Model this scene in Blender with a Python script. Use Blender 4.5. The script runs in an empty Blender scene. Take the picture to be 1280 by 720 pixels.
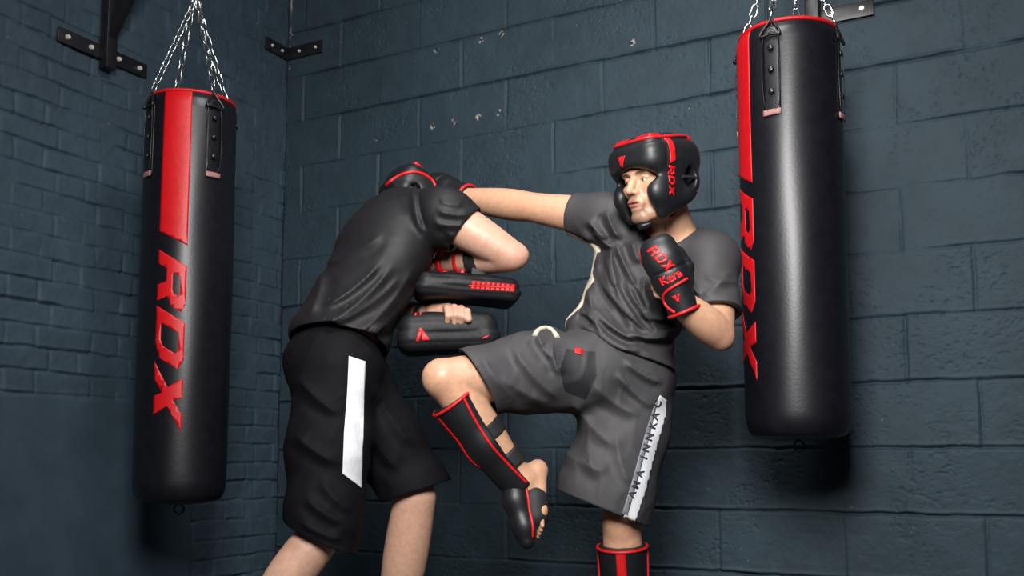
import bpy, bmesh, math, random
import numpy as np
from mathutils import Vector, Matrix
from mathutils.geometry import tessellate_polygon

# ------------------------------------------------------------------ camera
S = bpy.context.scene
COL = S.collection
F_PX, PX0, PY0, PITCH, CAM_Z = 1227.0, 640.0, 450.0, math.radians(5.68), 0.75
cam_d = bpy.data.cameras.new('camera'); cam = bpy.data.objects.new('camera', cam_d); COL.objects.link(cam)
cam.location = (0, 0, CAM_Z); cam.rotation_euler = (math.pi/2 + PITCH, 0, 0)
cam_d.sensor_width = 36.0; cam_d.lens = F_PX/1280*36.0; cam_d.shift_y = (PY0-360)/1280.0
cam_d.clip_start = .05
S.camera = cam

# ------------------------------------------------------------------ world, lights, exposure
S.view_settings.view_transform = 'Standard'; S.view_settings.look = 'None'
S.view_settings.gamma = 1.0; S.view_settings.use_curve_mapping = False
S.view_settings.exposure = -0.18
w = bpy.data.worlds.new('world'); S.world = w; w.use_nodes = True
w.node_tree.nodes['Background'].inputs[0].default_value = (.42, .30, .66, 1)
w.node_tree.nodes['Background'].inputs[1].default_value = .045

def area(name, loc, target, sx, sy, power, col=(1, 1, 1), spread=math.pi):
    l = bpy.data.lights.new(name, 'AREA'); l.shape = 'RECTANGLE'; l.size = sx; l.size_y = sy
    l.energy = power; l.color = col; l.spread = spread
    o = bpy.data.objects.new(name, l); COL.objects.link(o); o.location = loc
    o.rotation_euler = (Vector(target)-Vector(loc)).to_track_quat('-Z', 'Y').to_euler()
    return o
area('studio_softbox', (-.12, .35, 2.15), (.22, 3.1, 1.30), .7, 1.0, 60, (1, .98, .965), math.radians(108))
area('ceiling_light', (.05, 2.05, 3.25), (.15, 3.0, 1.0), .8, .5, 38, (1, .98, .96))

# ------------------------------------------------------------------ pixel <-> place helpers (used to read real positions off the photo)
CT, ST = math.cos(PITCH), math.sin(PITCH)
def P(px, py, Y):
    a = (px-PX0)/F_PX; v = -(py-PY0)/F_PX
    y = CT-ST*v; z = ST+CT*v
    s = Y/y
    return np.array([a*s, Y, CAM_Z+z*s])
def project(Q):
    z = Q[:, 2]-CAM_Z
    d = CT*Q[:, 1]+ST*z; v = -ST*Q[:, 1]+CT*z
    return PX0+F_PX*Q[:, 0]/d, PY0-F_PX*v/d
def nrm(v): v = np.asarray(v, float); return v/np.linalg.norm(v)

# ------------------------------------------------------------------ materials
def mat(name, col, rough=.5, metal=0, noise=0, nscale=40, bump=0, bscale=200, spec=.5, sheen=0, sss=0, attr=False, coat=0):
    m = bpy.data.materials.new(name); m.use_nodes = True
    nt = m.node_tree; b = nt.nodes['Principled BSDF']
    b.inputs['Base Color'].default_value = (*col, 1); b.inputs['Roughness'].default_value = rough
    b.inputs['Metallic'].default_value = metal; b.inputs['Specular IOR Level'].default_value = spec
    if sheen: b.inputs['Sheen Weight'].default_value = sheen; b.inputs['Sheen Roughness'].default_value = .4
    if coat: b.inputs['Coat Weight'].default_value = coat; b.inputs['Coat Roughness'].default_value = .25
    if sss:
        b.inputs['Subsurface Weight'].default_value = sss
        b.inputs['Subsurface Radius'].default_value = (.012, .005, .003); b.inputs['Subsurface Scale'].default_value = .6
    tc = nt.nodes.new('ShaderNodeTexCoord')
    src = None
    if attr:
        a = nt.nodes.new('ShaderNodeAttribute'); a.attribute_name = 'Col'; src = a.outputs['Color']
    if noise:
        n = nt.nodes.new('ShaderNodeTexNoise'); n.inputs['Scale'].default_value = nscale; n.inputs['Detail'].default_value = 6
        nt.links.new(tc.outputs['Object'], n.inputs['Vector'])
        r = nt.nodes.new('ShaderNodeMapRange'); r.inputs['To Min'].default_value = 1-noise; r.inputs['To Max'].default_value = 1+noise
        r.inputs['From Min'].default_value = .3; r.inputs['From Max'].default_value = .7
        nt.links.new(n.outputs['Fac'], r.inputs['Value'])
        vm = nt.nodes.new('ShaderNodeVectorMath'); vm.operation = 'SCALE'
        if src: nt.links.new(src, vm.inputs[0])
        else: vm.inputs[0].default_value = col
        nt.links.new(r.outputs['Result'], vm.inputs['Scale']); src = vm.outputs['Vector']
    if src: nt.links.new(src, b.inputs['Base Color'])
    if bump:
        n = nt.nodes.new('ShaderNodeTexNoise'); n.inputs['Scale'].default_value = bscale; n.inputs['Detail'].default_value = 5
        nt.links.new(tc.outputs['Object'], n.inputs['Vector'])
        bp = nt.nodes.new('ShaderNodeBump'); bp.inputs['Strength'].default_value = bump; bp.inputs['Distance'].default_value = .003
        nt.links.new(n.outputs['Fac'], bp.inputs['Height']); nt.links.new(bp.outputs['Normal'], b.inputs['Normal'])
    return m
M = dict(
    wall=mat('painted_block', (.042, .058, .070), .62, noise=.10, nscale=9, bump=.5, bscale=240, attr=True, spec=.26),
    floor=mat('rubber_floor', (.03, .03, .034), .8, noise=.3, nscale=150, bump=.4, bscale=300),
    leather=mat('black_leather', (.005, .005, .008), .38, noise=.25, nscale=30, bump=.09, bscale=120, spec=.5),
    leather_soft=mat('black_glove_leather', (.008, .009, .011), .45, noise=.2, nscale=60, bump=.12, bscale=300),
    red=mat('red_leather', (.56, .003, .007), .45, noise=.08, nscale=30, bump=.15, bscale=140),
    redtrim=mat('red_piping', (.58, .006, .009), .5, noise=.05, nscale=80),
    redprint=mat('red_print', (.58, .004, .008), .45, noise=.05, nscale=80),
    steel=mat('black_powder_coat', (.010, .010, .012), .4, noise=.1, nscale=100, bump=.1),
    bolt=mat('zinc_bolt', (.80, .80, .76), .4, .35, noise=.1, nscale=200),
    chain=mat('zinc_chain', (.80, .81, .78), .22, 1.0, noise=.08, nscale=200),
    ring=mat('black_ring', (.012, .012, .014), .3, noise=.1, nscale=100),
    fray=mat('strap_edge', (.34, .17, .16), .6, noise=.2, nscale=200),
    teeA=mat('charcoal_sport_fabric', (.042, .0405, .043), .60, noise=.08, nscale=300, bump=.15, bscale=900, spec=.35),
    teeB=mat('black_sport_fabric', (.0095, .009, .0105), .58, noise=.06, nscale=200, bump=.12, bscale=900, spec=.32),
    shortA=mat('grey_shorts_fabric', (.042, .041, .044), .7, noise=.08, nscale=200, bump=.1, bscale=900),
    shortB=mat('black_shorts_fabric', (.0040, .0036, .0050), .75, noise=.1, nscale=200, bump=.1, bscale=900, spec=.13),
    blackpanel=mat('black_mesh_panel', (.010, .010, .012), .6, noise=.2, nscale=500),
    cream=mat('cream_panel', (.66, .58, .45), .55, noise=.06, nscale=90),
    white=mat('white_stripe', (.70, .72, .74), .55, noise=.06, nscale=120),
    greyedge=mat('grey_mesh_edge', (.20, .20, .22), .6, noise=.3, nscale=500),
    ink=mat('dark_print', (.03, .035, .05), .5, noise=.05),
    skin=mat('skin', (.5, .3, .2), .46, noise=.09, nscale=70, bump=.12, bscale=220, sss=.12, attr=True),
    eye=mat('eyeball', (.5, .5, .5), .15, attr=True, noise=.02),
    padskin=mat('matt_pad_fabric', (.007, .007, .009), .58, noise=.25, nscale=60, bump=.3, bscale=90, spec=.35),
    band=mat('elastic_band', (.013, .013, .015), .65, noise=.15, nscale=400, bump=.2, bscale=600),
)
# ------------------------------------------------------------------ object helpers
def link(o, parent=None):
    COL.objects.link(o)
    if parent is not None:
        o.parent = parent
        p = parent; off = Vector()
        while p: off += Vector(p.location); p = p.parent
        o.data.transform(Matrix.Translation(-off))       # meshes are made in world units, then kept relative to their thing
    return o
def tag(o, label, cat, group=None, kind=None):
    if label: o['label'] = label
    if cat: o['category'] = cat
    if group: o['group'] = group
    if kind: o['kind'] = kind
    return o
def thing(name, label, cat, loc, group=None):
    o = bpy.data.objects.new(name, None); COL.objects.link(o); o.location = [float(x) for x in loc]; o.empty_display_size = .1
    return tag(o, label, cat, group)
def from_np(name, V, Q, m, parent=None, smooth=True, col=None, mats=None, midx=None):
    V = np.asarray(V, np.float32); Q = np.asarray(Q, np.int32)
    me = bpy.data.meshes.new(name); n, k = Q.shape
    me.vertices.add(len(V)); me.vertices.foreach_set('co', V.ravel())
    me.loops.add(n*k); me.loops.foreach_set('vertex_index', Q.ravel())
    me.polygons.add(n); me.polygons.foreach_set('loop_start', np.arange(0, n*k, k, dtype=np.int32))
    me.update(calc_edges=True)
    me.polygons.foreach_set('use_smooth', np.full(n, smooth, dtype=bool))
    for mm in (mats or [m]): me.materials.append(mm)
    if midx is not None: me.polygons.foreach_set('material_index', np.asarray(midx, np.int32))
    if col is not None:
        a = me.color_attributes.new('Col', 'FLOAT_COLOR', 'POINT')
        a.data.foreach_set('color', np.concatenate([col, np.ones((len(V), 1))], 1).astype(np.float32).ravel())
    me.update()
    return link(bpy.data.objects.new(name, me), parent)
def from_bm(name, bm, m, parent=None, smooth=True, angle=40):
    bmesh.ops.recalc_face_normals(bm, faces=bm.faces[:])
    me = bpy.data.meshes.new(name); bm.to_mesh(me); bm.free()
    me.materials.append(m)
    if smooth:
        for p in me.polygons: p.use_smooth = True
        me.set_sharp_from_angle(angle=math.radians(angle))
    return link(bpy.data.objects.new(name, me), parent)
def bm_box(bm, c, size, R=None, bev=.003):
    M4 = Matrix.Translation(Vector([float(x) for x in c])) @ (Matrix([[float(x) for x in r] for r in R]).to_4x4() if R is not None else Matrix())
    r = bmesh.ops.create_cube(bm, size=1, matrix=M4 @ Matrix.Diagonal((*size, 1)))
    if bev:
        es = list({e for v in r['verts'] for e in v.link_edges})
        bmesh.ops.bevel(bm, geom=es, offset=bev, segments=2, affect='EDGES', profile=.5)
def tube_np(pts, r, seg=8, closed=False):
    pts = np.asarray(pts, float); n = len(pts)
    rr = np.full(n, r) if np.isscalar(r) else np.asarray(r)
    if closed: T = np.roll(pts, -1, 0)-np.roll(pts, 1, 0)
    else: T = np.gradient(pts, axis=0)
    T /= np.linalg.norm(T, axis=1)[:, None]+1e-12
    N = np.zeros_like(T); a = np.array([0, 0, 1.]) if abs(T[0][2]) < .9 else np.array([1., 0, 0])
    N[0] = nrm(a-T[0]*a.dot(T[0]))
    for i in range(1, n):
        v = N[i-1]-T[i]*N[i-1].dot(T[i]); N[i] = v/(np.linalg.norm(v)+1e-12)
    B = np.cross(T, N)
    th = np.linspace(0, 2*math.pi, seg, endpoint=False)
    V = pts[:, None]+rr[:, None, None]*(np.cos(th)[None, :, None]*N[:, None]+np.sin(th)[None, :, None]*B[:, None])
    V = V.reshape(-1, 3); Q = []
    m = n if closed else n-1
    for i in range(m):
        j = (i+1) % n
        for k in range(seg):
            l = (k+1) % seg
            Q.append((i*seg+k, i*seg+l, j*seg+l, j*seg+k))
    if not closed:
        V = np.concatenate([V, pts[:1], pts[-1:]]); c0, c1 = len(V)-2, len(V)-1
        for k in range(seg):
            l = (k+1) % seg
            Q.append((c0, l, k, k)); Q.append((c1, (n-1)*seg+k, (n-1)*seg+l, (n-1)*seg+l))
    return V, Q
def bm_from(parts):
    bm = bmesh.new()
    for V, Q in parts:
        vs = [bm.verts.new([float(x) for x in v]) for v in V]
        for q in Q:
            ids = list(dict.fromkeys(q))
            try: bm.faces.new([vs[i] for i in ids])
            except ValueError: pass
    return bm
def tube(name, pts, r, m, parent, seg=8, closed=False):
    return from_bm(name, bm_from([tube_np(pts, r, seg, closed)]), m, parent, angle=80)
def smooth_path(pts, n=8, closed=False):
    pts = np.asarray(pts, float); k = len(pts); out = []
    rng = range(k if closed else k-1)
    for i in rng:
        g = (lambda j: pts[j % k]) if closed else (lambda j: pts[min(max(j, 0), k-1)])
        a, b, c, d = g(i-1), g(i), g(i+1), g(i+2)
        for t in np.linspace(0, 1, n, endpoint=False):
            out.append(.5*((2*b)+(c-a)*t+(2*a-5*b+4*c-d)*t*t+(3*b-a-3*c+d)*t**3))
    if not closed: out.append(pts[-1])
    return np.array(out)

# ------------------------------------------------------------------ signed distance modelling -> one continuous skin
class Field:
    def __init__(s): s.pr = []; s.post = []; s.lo = np.full(3, 1e9); s.hi = np.full(3, -1e9)
    def _bb(s, lo, hi): s.lo = np.minimum(s.lo, lo); s.hi = np.maximum(s.hi, hi)
    def cone(s, a, b, r1, r2=None, k=.02):
        a = np.asarray(a, np.float32); b = np.asarray(b, np.float32); r2 = r1 if r2 is None else r2
        ba = b-a; L = max(float(ba.dot(ba)), 1e-9)
        def f(Q):
            p = Q-a; t = np.clip(p@ba/L, 0, 1); q = p-t[:, None]*ba
            return np.sqrt(np.einsum('ij,ij->i', q, q))-(r1+(r2-r1)*t)
        s.pr.append((f, k)); m = max(r1, r2); s._bb(np.minimum(a, b)-m, np.maximum(a, b)+m); return s
    def chain(s, pts, k=.02):
        for (a, ra), (b, rb) in zip(pts[:-1], pts[1:]): s.cone(a, b, ra, rb, k)
        return s
    def ell(s, c, r, R=None, k=.02):
        c = np.asarray(c, np.float32); r = np.asarray(r, np.float32); R = None if R is None else np.asarray(R, np.float32)
        def f(Q):
            p = Q-c
            if R is not None: p = p@R
            a = p/r; k0 = np.sqrt(np.einsum('ij,ij->i', a, a)); b = a/r; k1 = np.sqrt(np.einsum('ij,ij->i', b, b))+1e-9
            return k0*(k0-1)/k1
        s.pr.append((f, k)); m = float(r.max()); s._bb(c-m, c+m); return s
    def box(s, c, h, rd, R=None, k=.01):
        c = np.asarray(c, np.float32); h = np.asarray(h, np.float32)-rd; R = None if R is None else np.asarray(R, np.float32)
        def f(Q):
            p = Q-c
            if R is not None: p = p@R
            q = np.abs(p)-h
            return np.linalg.norm(np.maximum(q, 0), axis=1)+np.minimum(q.max(1), 0)-rd
        s.pr.append((f, k)); m = float(np.linalg.norm(h)+rd); s._bb(c-m, c+m); return s
    def sub(s, F, O, R, k=.01, sc=1.0):
        O = np.asarray(O, np.float32); R = np.asarray(R, np.float32)
        s.pr.append((lambda Q: F((Q-O)@R/np.float32(sc))*sc, k)); m = float(np.abs(np.stack([F.lo, F.hi])).max())*1.3; s._bb(O-m, O+m); return s
    def base(s, Q, ids=None):
        d = None
        for i in (range(len(s.pr)) if ids is None else ids):
            f, k = s.pr[i]; e = f(Q)
            if d is None: d = e
            else:
                h = np.clip(.5+.5*(d-e)/k, 0, 1); d = d+(e-d)*h-k*h*(1-h)
        return d
    def __call__(s, Q, ids=None):
        d = s.base(Q, ids)
        for g in s.post: d = g(Q, d)
        return d
def surf(F, h, B=8, it=2):
    lo = F.lo-3*h-.02; hi = F.hi+3*h+.02
    n = np.ceil((hi-lo)/(B*h)).astype(int)+1
    ii = np.stack(np.meshgrid(*[np.arange(x) for x in n], indexing='ij'), -1).reshape(-1, 3)
    # coarse pass
    keep = []
    for c in range(0, len(ii), 200000):
        q = (lo+(ii[c:c+200000]+.5)*B*h).astype(np.float32)
        keep.append(np.abs(F(q)) < B*h*1.25+.012)
    ii = ii[np.concatenate(keep)]
    G = 4
    gk = ((ii//G)*np.array([1000000, 1000, 1])).sum(1); order = np.argsort(gk, kind='stable'); ii = ii[order]; gk = gk[order]
    starts = np.flatnonzero(np.r_[True, gk[1:] != gk[:-1]]); ends = np.r_[starts[1:], len(ii)]
    off = np.stack(np.meshgrid(*[np.arange(B+1)]*3, indexing='ij'), -1).reshape(-1, 3)
    NX = n*B+2
    key = lambda c: (c[:, 0].astype(np.int64)*NX[1]+c[:, 1])*NX[2]+c[:, 2]
    corners = np.array([[i, j, k] for i in (0, 1) for j in (0, 1) for k in (0, 1)])
    edges = [(a, b) for a in range(8) for b in range(a+1, 8) if np.abs(corners[a]-corners[b]).sum() == 1]
    KS, VS, QS = [], [], []
    for s0, e0 in zip(starts, ends):
        bl = ii[s0:e0]
        ctr = lo+(bl.mean(0)+.5)*B*h; rad = (np.abs(bl-bl.mean(0)).max()+.5)*B*h*1.75
        dc = np.array([f(ctr[None].astype(np.float32))[0] for f, k in F.pr]); kk = np.array([k for f, k in F.pr])
        ids = [i for i in range(len(dc)) if dc[i] < dc.min()+2.4*rad+kk[i]*1.5]
        g = bl[:, None, :]*B+off[None]
        q = (lo+g.reshape(-1, 3)*h).astype(np.float32)
        v = F(q, ids).reshape(-1, B+1, B+1, B+1)
        sg = v < 0
        c8 = [sg[:, i:B+i, j:B+j, k:B+k] for i, j, k in corners]
        sm = sum(x.astype(np.int8) for x in c8); act = (sm > 0) & (sm < 8)
        bi, x, y, z = np.nonzero(act)
        if len(bi) == 0: continue
        cv = np.stack([v[bi, x+i, y+j, z+k] for i, j, k in corners], 1)
        acc = np.zeros((len(bi), 3)); cnt = np.zeros(len(bi))
        for a, b in edges:
            va, vb = cv[:, a], cv[:, b]; cr = (va < 0) != (vb < 0)
            t = np.where(cr, va/np.where(cr, va-vb, 1), 0)
            acc += np.where(cr[:, None], corners[a]+t[:, None]*(corners[b]-corners[a]), 0); cnt += cr
        cell = bl[bi]*B+np.stack([x, y, z], 1)
        KS.append(key(cell)); VS.append(lo+(cell+acc/cnt[:, None])*h)
        for ax in range(3):
            e = np.eye(3, dtype=int)[ax]
            s1 = sg[:, :B, :B, :B]; s2 = sg[:, e[0]:B+e[0], e[1]:B+e[1], e[2]:B+e[2]]
            bi2, x2, y2, z2 = np.nonzero(s1 != s2)
            if len(bi2) == 0: continue
            c0 = bl[bi2]*B+np.stack([x2, y2, z2], 1)
            u = np.eye(3, dtype=int)[(ax+1) % 3]; w_ = np.eye(3, dtype=int)[(ax+2) % 3]
            qd = np.stack([key(c0-u-w_), key(c0-w_), key(c0), key(c0-u)], 1)
            fl = ~s1[bi2, x2, y2, z2]
            qd[fl] = qd[fl][:, ::-1]
            QS.append(qd)
    K = np.concatenate(KS); V = np.concatenate(VS); Q = np.concatenate(QS)
    o = np.argsort(K); K = K[o]; V = V[o]
    idx = np.clip(np.searchsorted(K, Q), 0, len(K)-1); ok = (K[idx] == Q).all(1); Q = idx[ok]
    for _ in range(it):   # light smoothing
        A = np.zeros_like(V); c = np.zeros(len(V))
        for k in range(4):
            a, b = Q[:, k], Q[:, (k+1) % 4]
            for d in range(3):
                A[:, d] += np.bincount(a, V[b, d], len(V))
            c += np.bincount(a, minlength=len(V))
        m = c > 0; V[m] = .5*V[m]+.5*A[m]/c[m][:, None]
    return V, Q
def cut_plane(c, n, reg=None):
    """remove everything on the +n side of the plane, optionally only inside a capsule region (a,b,r)"""
    c = np.asarray(c, np.float32); n = nrm(n).astype(np.float32)
    def g(Q, d):
        e = (Q-c)@n
        if reg is None: return np.maximum(d, e)
        a, b, r = reg; a = np.asarray(a, np.float32); ba = np.asarray(b, np.float32)-a
        p = Q-a; t = np.clip(p@ba/float(ba.dot(ba)), 0, 1); rr = np.linalg.norm(p-t[:, None]*ba, axis=1)-r
        return np.maximum(d, -np.maximum(-e, rr))
    return g
def shell(th): return lambda Q, d: np.maximum(d, -(d+th))
def carve(F, k=.008):
    def g(Q, d):
        e = -F(Q); h = np.clip(.5-.5*(d-e)/k, 0, 1); return d+(e-d)*h+k*h*(1-h)
    return g
def folds(L, Ymid, ysoft=.04, side=-1, am=2.3, ws=1.1):
    """cloth creases: each (x0,y0,x1,y1,height,width) ridge lies on the side of the garment facing -Y"""
    def g(Q, d):
        x, y = project(Q); msk = np.clip((Ymid-Q[:, 1])/ysoft*(-side), 0, 1) if side else 1.0
        near = np.abs(d) < .05
        out = np.zeros_like(d)
        xs, ys = x[near], y[near]
        acc = np.zeros(len(xs))
        for x0, y0, x1, y1, a, wd in L:
            a = a*am; wd = wd*ws
            ux, uy = x1-x0, y1-y0; ln = math.hypot(ux, uy)
            px, py = xs-x0, ys-y0
            t = (px*ux+py*uy)/ln/ln; bow = 4*t*(1-t)*ln*.06
            sd = (px*-uy+py*ux)/ln-bow
            tt = np.clip(np.minimum(t, 1-t)/.25+.15, 0, 1); tt = np.where((t < -.05) | (t > 1.05), 0, tt*tt*(3-2*tt))
            acc += a*tt*(np.exp(-(np.abs(sd)/wd)**1.25)-.55*np.exp(-((sd-1.7*wd)/(1.1*wd))**2))
        out[near] = np.clip(acc, -.0075, .02)
        return d-(out*msk).astype(d.dtype)
    return g
def wrinkle(amp, seed, axis, kl=22, kc=75, wt=None):
    rg = np.random.default_rng(seed); ax = nrm(axis); L = []
    for i in range(5):
        p = nrm(np.cross(ax, rg.normal(size=3))); L.append(((p*kc*rg.uniform(.6, 1.2)+ax*kl*rg.uniform(-1, 1)).astype(np.float32), (rg.normal(size=3)*18).astype(np.float32), rg.uniform(0, 6), rg.uniform(.5, 1)))
    def g(Q, d):
        near = np.abs(d) < .05; q = Q[near]; s = np.zeros(len(q), np.float32)
        for k, k2, ph, w_ in L: s += w_*(1-2*np.abs(np.sin(.5*(q@k+ph+1.6*np.sin(q@k2+ph)))))
        s2 = np.clip(s/2.2, -.6, 1)*(1 if wt is None else wt(q)); o = np.zeros_like(d); o[near] = s2*amp; return d-o
    return g
def trace(F, p0, dr, n=60, off=0.0, far=1.0):
    p0 = np.asarray(p0, np.float32); dr = np.asarray(dr, np.float32)
    if dr.ndim == 1: dr = np.tile(dr, (len(p0), 1))
    p = p0.copy(); tt = np.zeros(len(p), np.float32)
    for _ in range(n):
        d = F(p); st = np.clip(d*.8, -.02, .05); tt = np.clip(tt+st, 0, far); p = p0+dr*tt[:, None]
    return p-dr*off
def frame(fwd, up):
    f = nrm(fwd); x = nrm(np.cross(up, f)); z = np.cross(f, x)
    return np.stack([x, f, z], 1)        # columns: left, forward, up

# ------------------------------------------------------------------ letters and emblems
GL = {
 'R': ([[(0,0),(0,1),(.66,1),(.84,.86),(.84,.52),(.70,.40),(.90,0),(.62,0),(.46,.34),(.24,.34),(.24,0)], [(.24,.56),(.24,.80),(.54,.80),(.60,.75),(.60,.60),(.54,.56)]], .98),
 'D': ([[(0,0),(0,1),(.64,1),(.86,.82),(.86,.18),(.64,0)], [(.24,.2),(.24,.8),(.54,.8),(.62,.72),(.62,.28),(.54,.2)]], .96),
 'X': ([[(0,0),(.30,0),(.45,.31),(.60,0),(.92,0),(.62,.5),(.92,1),(.62,1),(.47,.70),(.32,1),(0,1),(.30,.5)]], .95),
}
def glyph_polys(txt, wscale=1.0, shear=.2):
    out = []; x = 0
    for ch in txt:
        loops, adv = GL[ch]
        out.append([[((x+px)*wscale+shear*py, py) for px, py in lp] for lp in loops]); x += adv
    return out, x*wscale
EMBLEM = [[[(-.5,.5),(-.12,.5),(.0,.12),(.12,.5),(.5,.5),(.06,-.5),(-.06,-.5)]], [[(-.09,.52),(.09,.52),(0,.27)]]]
EMBLEM_A = [[[(-.55,-.45),(-.28,-.45),(-.02,.12),(.06,-.02),(-.08,-.30),(.04,-.45),(.55,-.45),(.06,.55),(-.08,.55)]], [[(.14,-.18),(.28,-.45),(.0,-.45)]]]
def decal_mesh(polys, step, fn, thick=.0012):
    """flat outline cut into small faces, wrapped on a surface by fn(u,v)->xyz, then given thickness"""
    bm = bmesh.new()
    for loops in polys:
        vs = [Vector((a, b, 0)) for lp in loops for a, b in lp]
        bv = [bm.verts.new(v) for v in vs]
        for t in tessellate_polygon([[Vector((a, b, 0)) for a, b in lp] for lp in loops]):
            try: bm.faces.new([bv[i] for i in t])
            except ValueError: pass
    co = np.array([v.co for v in bm.verts])
    for ax in (0, 1):
        a, b = co[:, ax].min(), co[:, ax].max(); nn = int((b-a)/step)
        for i in range(1, nn+1):
            c = Vector(); c[ax] = a+i*step-step*.37; no = Vector(); no[ax] = 1
            bmesh.ops.bisect_plane(bm, geom=bm.verts[:]+bm.edges[:]+bm.faces[:], plane_co=c, plane_no=no, dist=1e-6)
    co = np.array([v.co for v in bm.verts])
    W = fn(co[:, 0], co[:, 1])
    for v, c in zip(bm.verts, W): v.co = [float(x) for x in c]
    return bm
def decal(name, polys, step, fn, m, parent, thick=.0012, side=None):
    bm = decal_mesh(polys, step, fn)
    bm.normal_update()
    if side is not None:
        s = sum((f.normal*f.calc_area() for f in bm.faces), Vector())
        if s.dot(Vector([float(x) for x in side])) < 0: bmesh.ops.reverse_faces(bm, faces=bm.faces[:])
    me = bpy.data.meshes.new(name); bm.to_mesh(me); bm.free(); me.materials.append(m)
    for p in me.polygons: p.use_smooth = True
    o = link(bpy.data.objects.new(name, me), parent)
    sd = o.modifiers.new('thickness', 'SOLIDIFY'); sd.thickness = thick; sd.offset = 1
    return o
def text_polys(body, size=1.0, fat=.025):
    """flat outlines of ordinary lettering, as triangles"""
    cu = bpy.data.curves.new('lettering', 'FONT'); cu.body = body; cu.size = size; cu.offset = fat*size; cu.align_x = 'CENTER'; cu.align_y = 'CENTER'
    cu.resolution_u = 3
    o = bpy.data.objects.new('lettering', cu); COL.objects.link(o)
    dg = bpy.context.evaluated_depsgraph_get(); me = o.evaluated_get(dg).to_mesh()
    pol = [[[(me.vertices[i].co.x, me.vertices[i].co.y) for i in p.vertices]] for p in me.polygons]
    o.evaluated_get(dg).to_mesh_clear(); bpy.data.objects.remove(o); bpy.data.curves.remove(cu)
    return pol
def xf(polys, s=1, dx=0, dy=0, rot=0, sx=1):
    c, n = math.cos(rot), math.sin(rot)
    return [[[(dx+s*(sx*a*c-b*n), dy+s*(sx*a*n+b*c)) for a, b in lp] for lp in loops] for loops in polys]

# ------------------------------------------------------------------ the room
CX, CY = -1.114, 4.70
RW = np.array([.884, -.4675, 0]); RN = np.array([-.4675, -.884, 0])     # right wall: along, into room
LW = np.array([-.4675, -.884, 0]); LN = np.array([.884, -.4675, 0])     # left wall
CORNER = np.array([CX, CY, 0])
def vnoise(U, V, sc, seed):
    rg = np.random.default_rng(seed); x = U/sc+50; y = V/sc+50
    T = rg.random((256, 256)); i = np.floor(x).astype(int); j = np.floor(y).astype(int); fx = x-i; fy = y-j
    fx = fx*fx*(3-2*fx); fy = fy*fy*(3-2*fy); g = lambda a, b: T[a % 256, b % 256]
    return (g(i, j)*(1-fx)+g(i+1, j)*fx)*(1-fy)+(g(i, j+1)*(1-fx)+g(i+1, j+1)*fx)*fy-.5
def wall(name, along, normal, L, H, h, hf, colf, label):
    nu, nv = int(L/h)+1, int(H/h)+1
    U, V = np.meshgrid(np.linspace(0, L, nu), np.linspace(0, H, nv), indexing='ij')
    Z = hf(U, V); C = colf(U, V, Z)
    Pp = CORNER+U[..., None]*along+np.array([0, 0, 1.])*V[..., None]+Z[..., None]*normal
    idx = np.arange(nu*nv).reshape(nu, nv)
    Q = np.stack([idx[:-1, :-1], idx[1:, :-1], idx[1:, 1:], idx[:-1, 1:]], -1).reshape(-1, 4)
    if np.cross(along, [0, 0, 1]).dot(normal) < 0: Q = Q[:, ::-1]
    # back and rim, so the wall is a slab
    V3 = Pp.reshape(-1, 3); rim = np.concatenate([idx[:, 0], idx[-1, 1:], idx[-2::-1, -1], idx[0, -2:0:-1]])
    back = V3[rim].copy(); back -= normal*.20; b0 = len(V3); m = len(rim); k = np.arange(m)
    Qr = np.stack([rim, rim[(k+1) % m], b0+(k+1) % m, b0+k], 1)
    if np.cross(along, [0, 0, 1]).dot(normal) > 0: Qr = Qr[:, ::-1]
    col = np.concatenate([C.reshape(-1, 3), np.tile(C.reshape(-1, 3)[:1], (m, 1))])
    o = from_np(name, np.concatenate([V3, back]), np.concatenate([Q, Qr]), M['wall'], col=col)
    return tag(o, label, 'wall', kind='structure')
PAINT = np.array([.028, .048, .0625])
HOLES = [(541,157),(566,152),(597,146),(622,140),(544,62),(599,50),(624,42),(786,163-110)]
def pix_on_right(px, py):
    d = P(px, py, 1.0)-np.array([0, 0, CAM_Z]); n = RN
    t = (CORNER-np.array([0, 0, CAM_Z])).dot(n)/d.dot(n); q = np.array([0, 0, CAM_Z])+d*t
    return (q-CORNER).dot(RW), q[2]
def pix_on_left(px, py):
    d = P(px, py, 1.0)-np.array([0, 0, CAM_Z]); n = LN
    t = (CORNER-np.array([0, 0, CAM_Z])).dot(n)/d.dot(n); q = np.array([0, 0, CAM_Z])+d*t
    return (q-CORNER).dot(LW), q[2]
HUV = [pix_on_right(*p) for p in HOLES]
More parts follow.
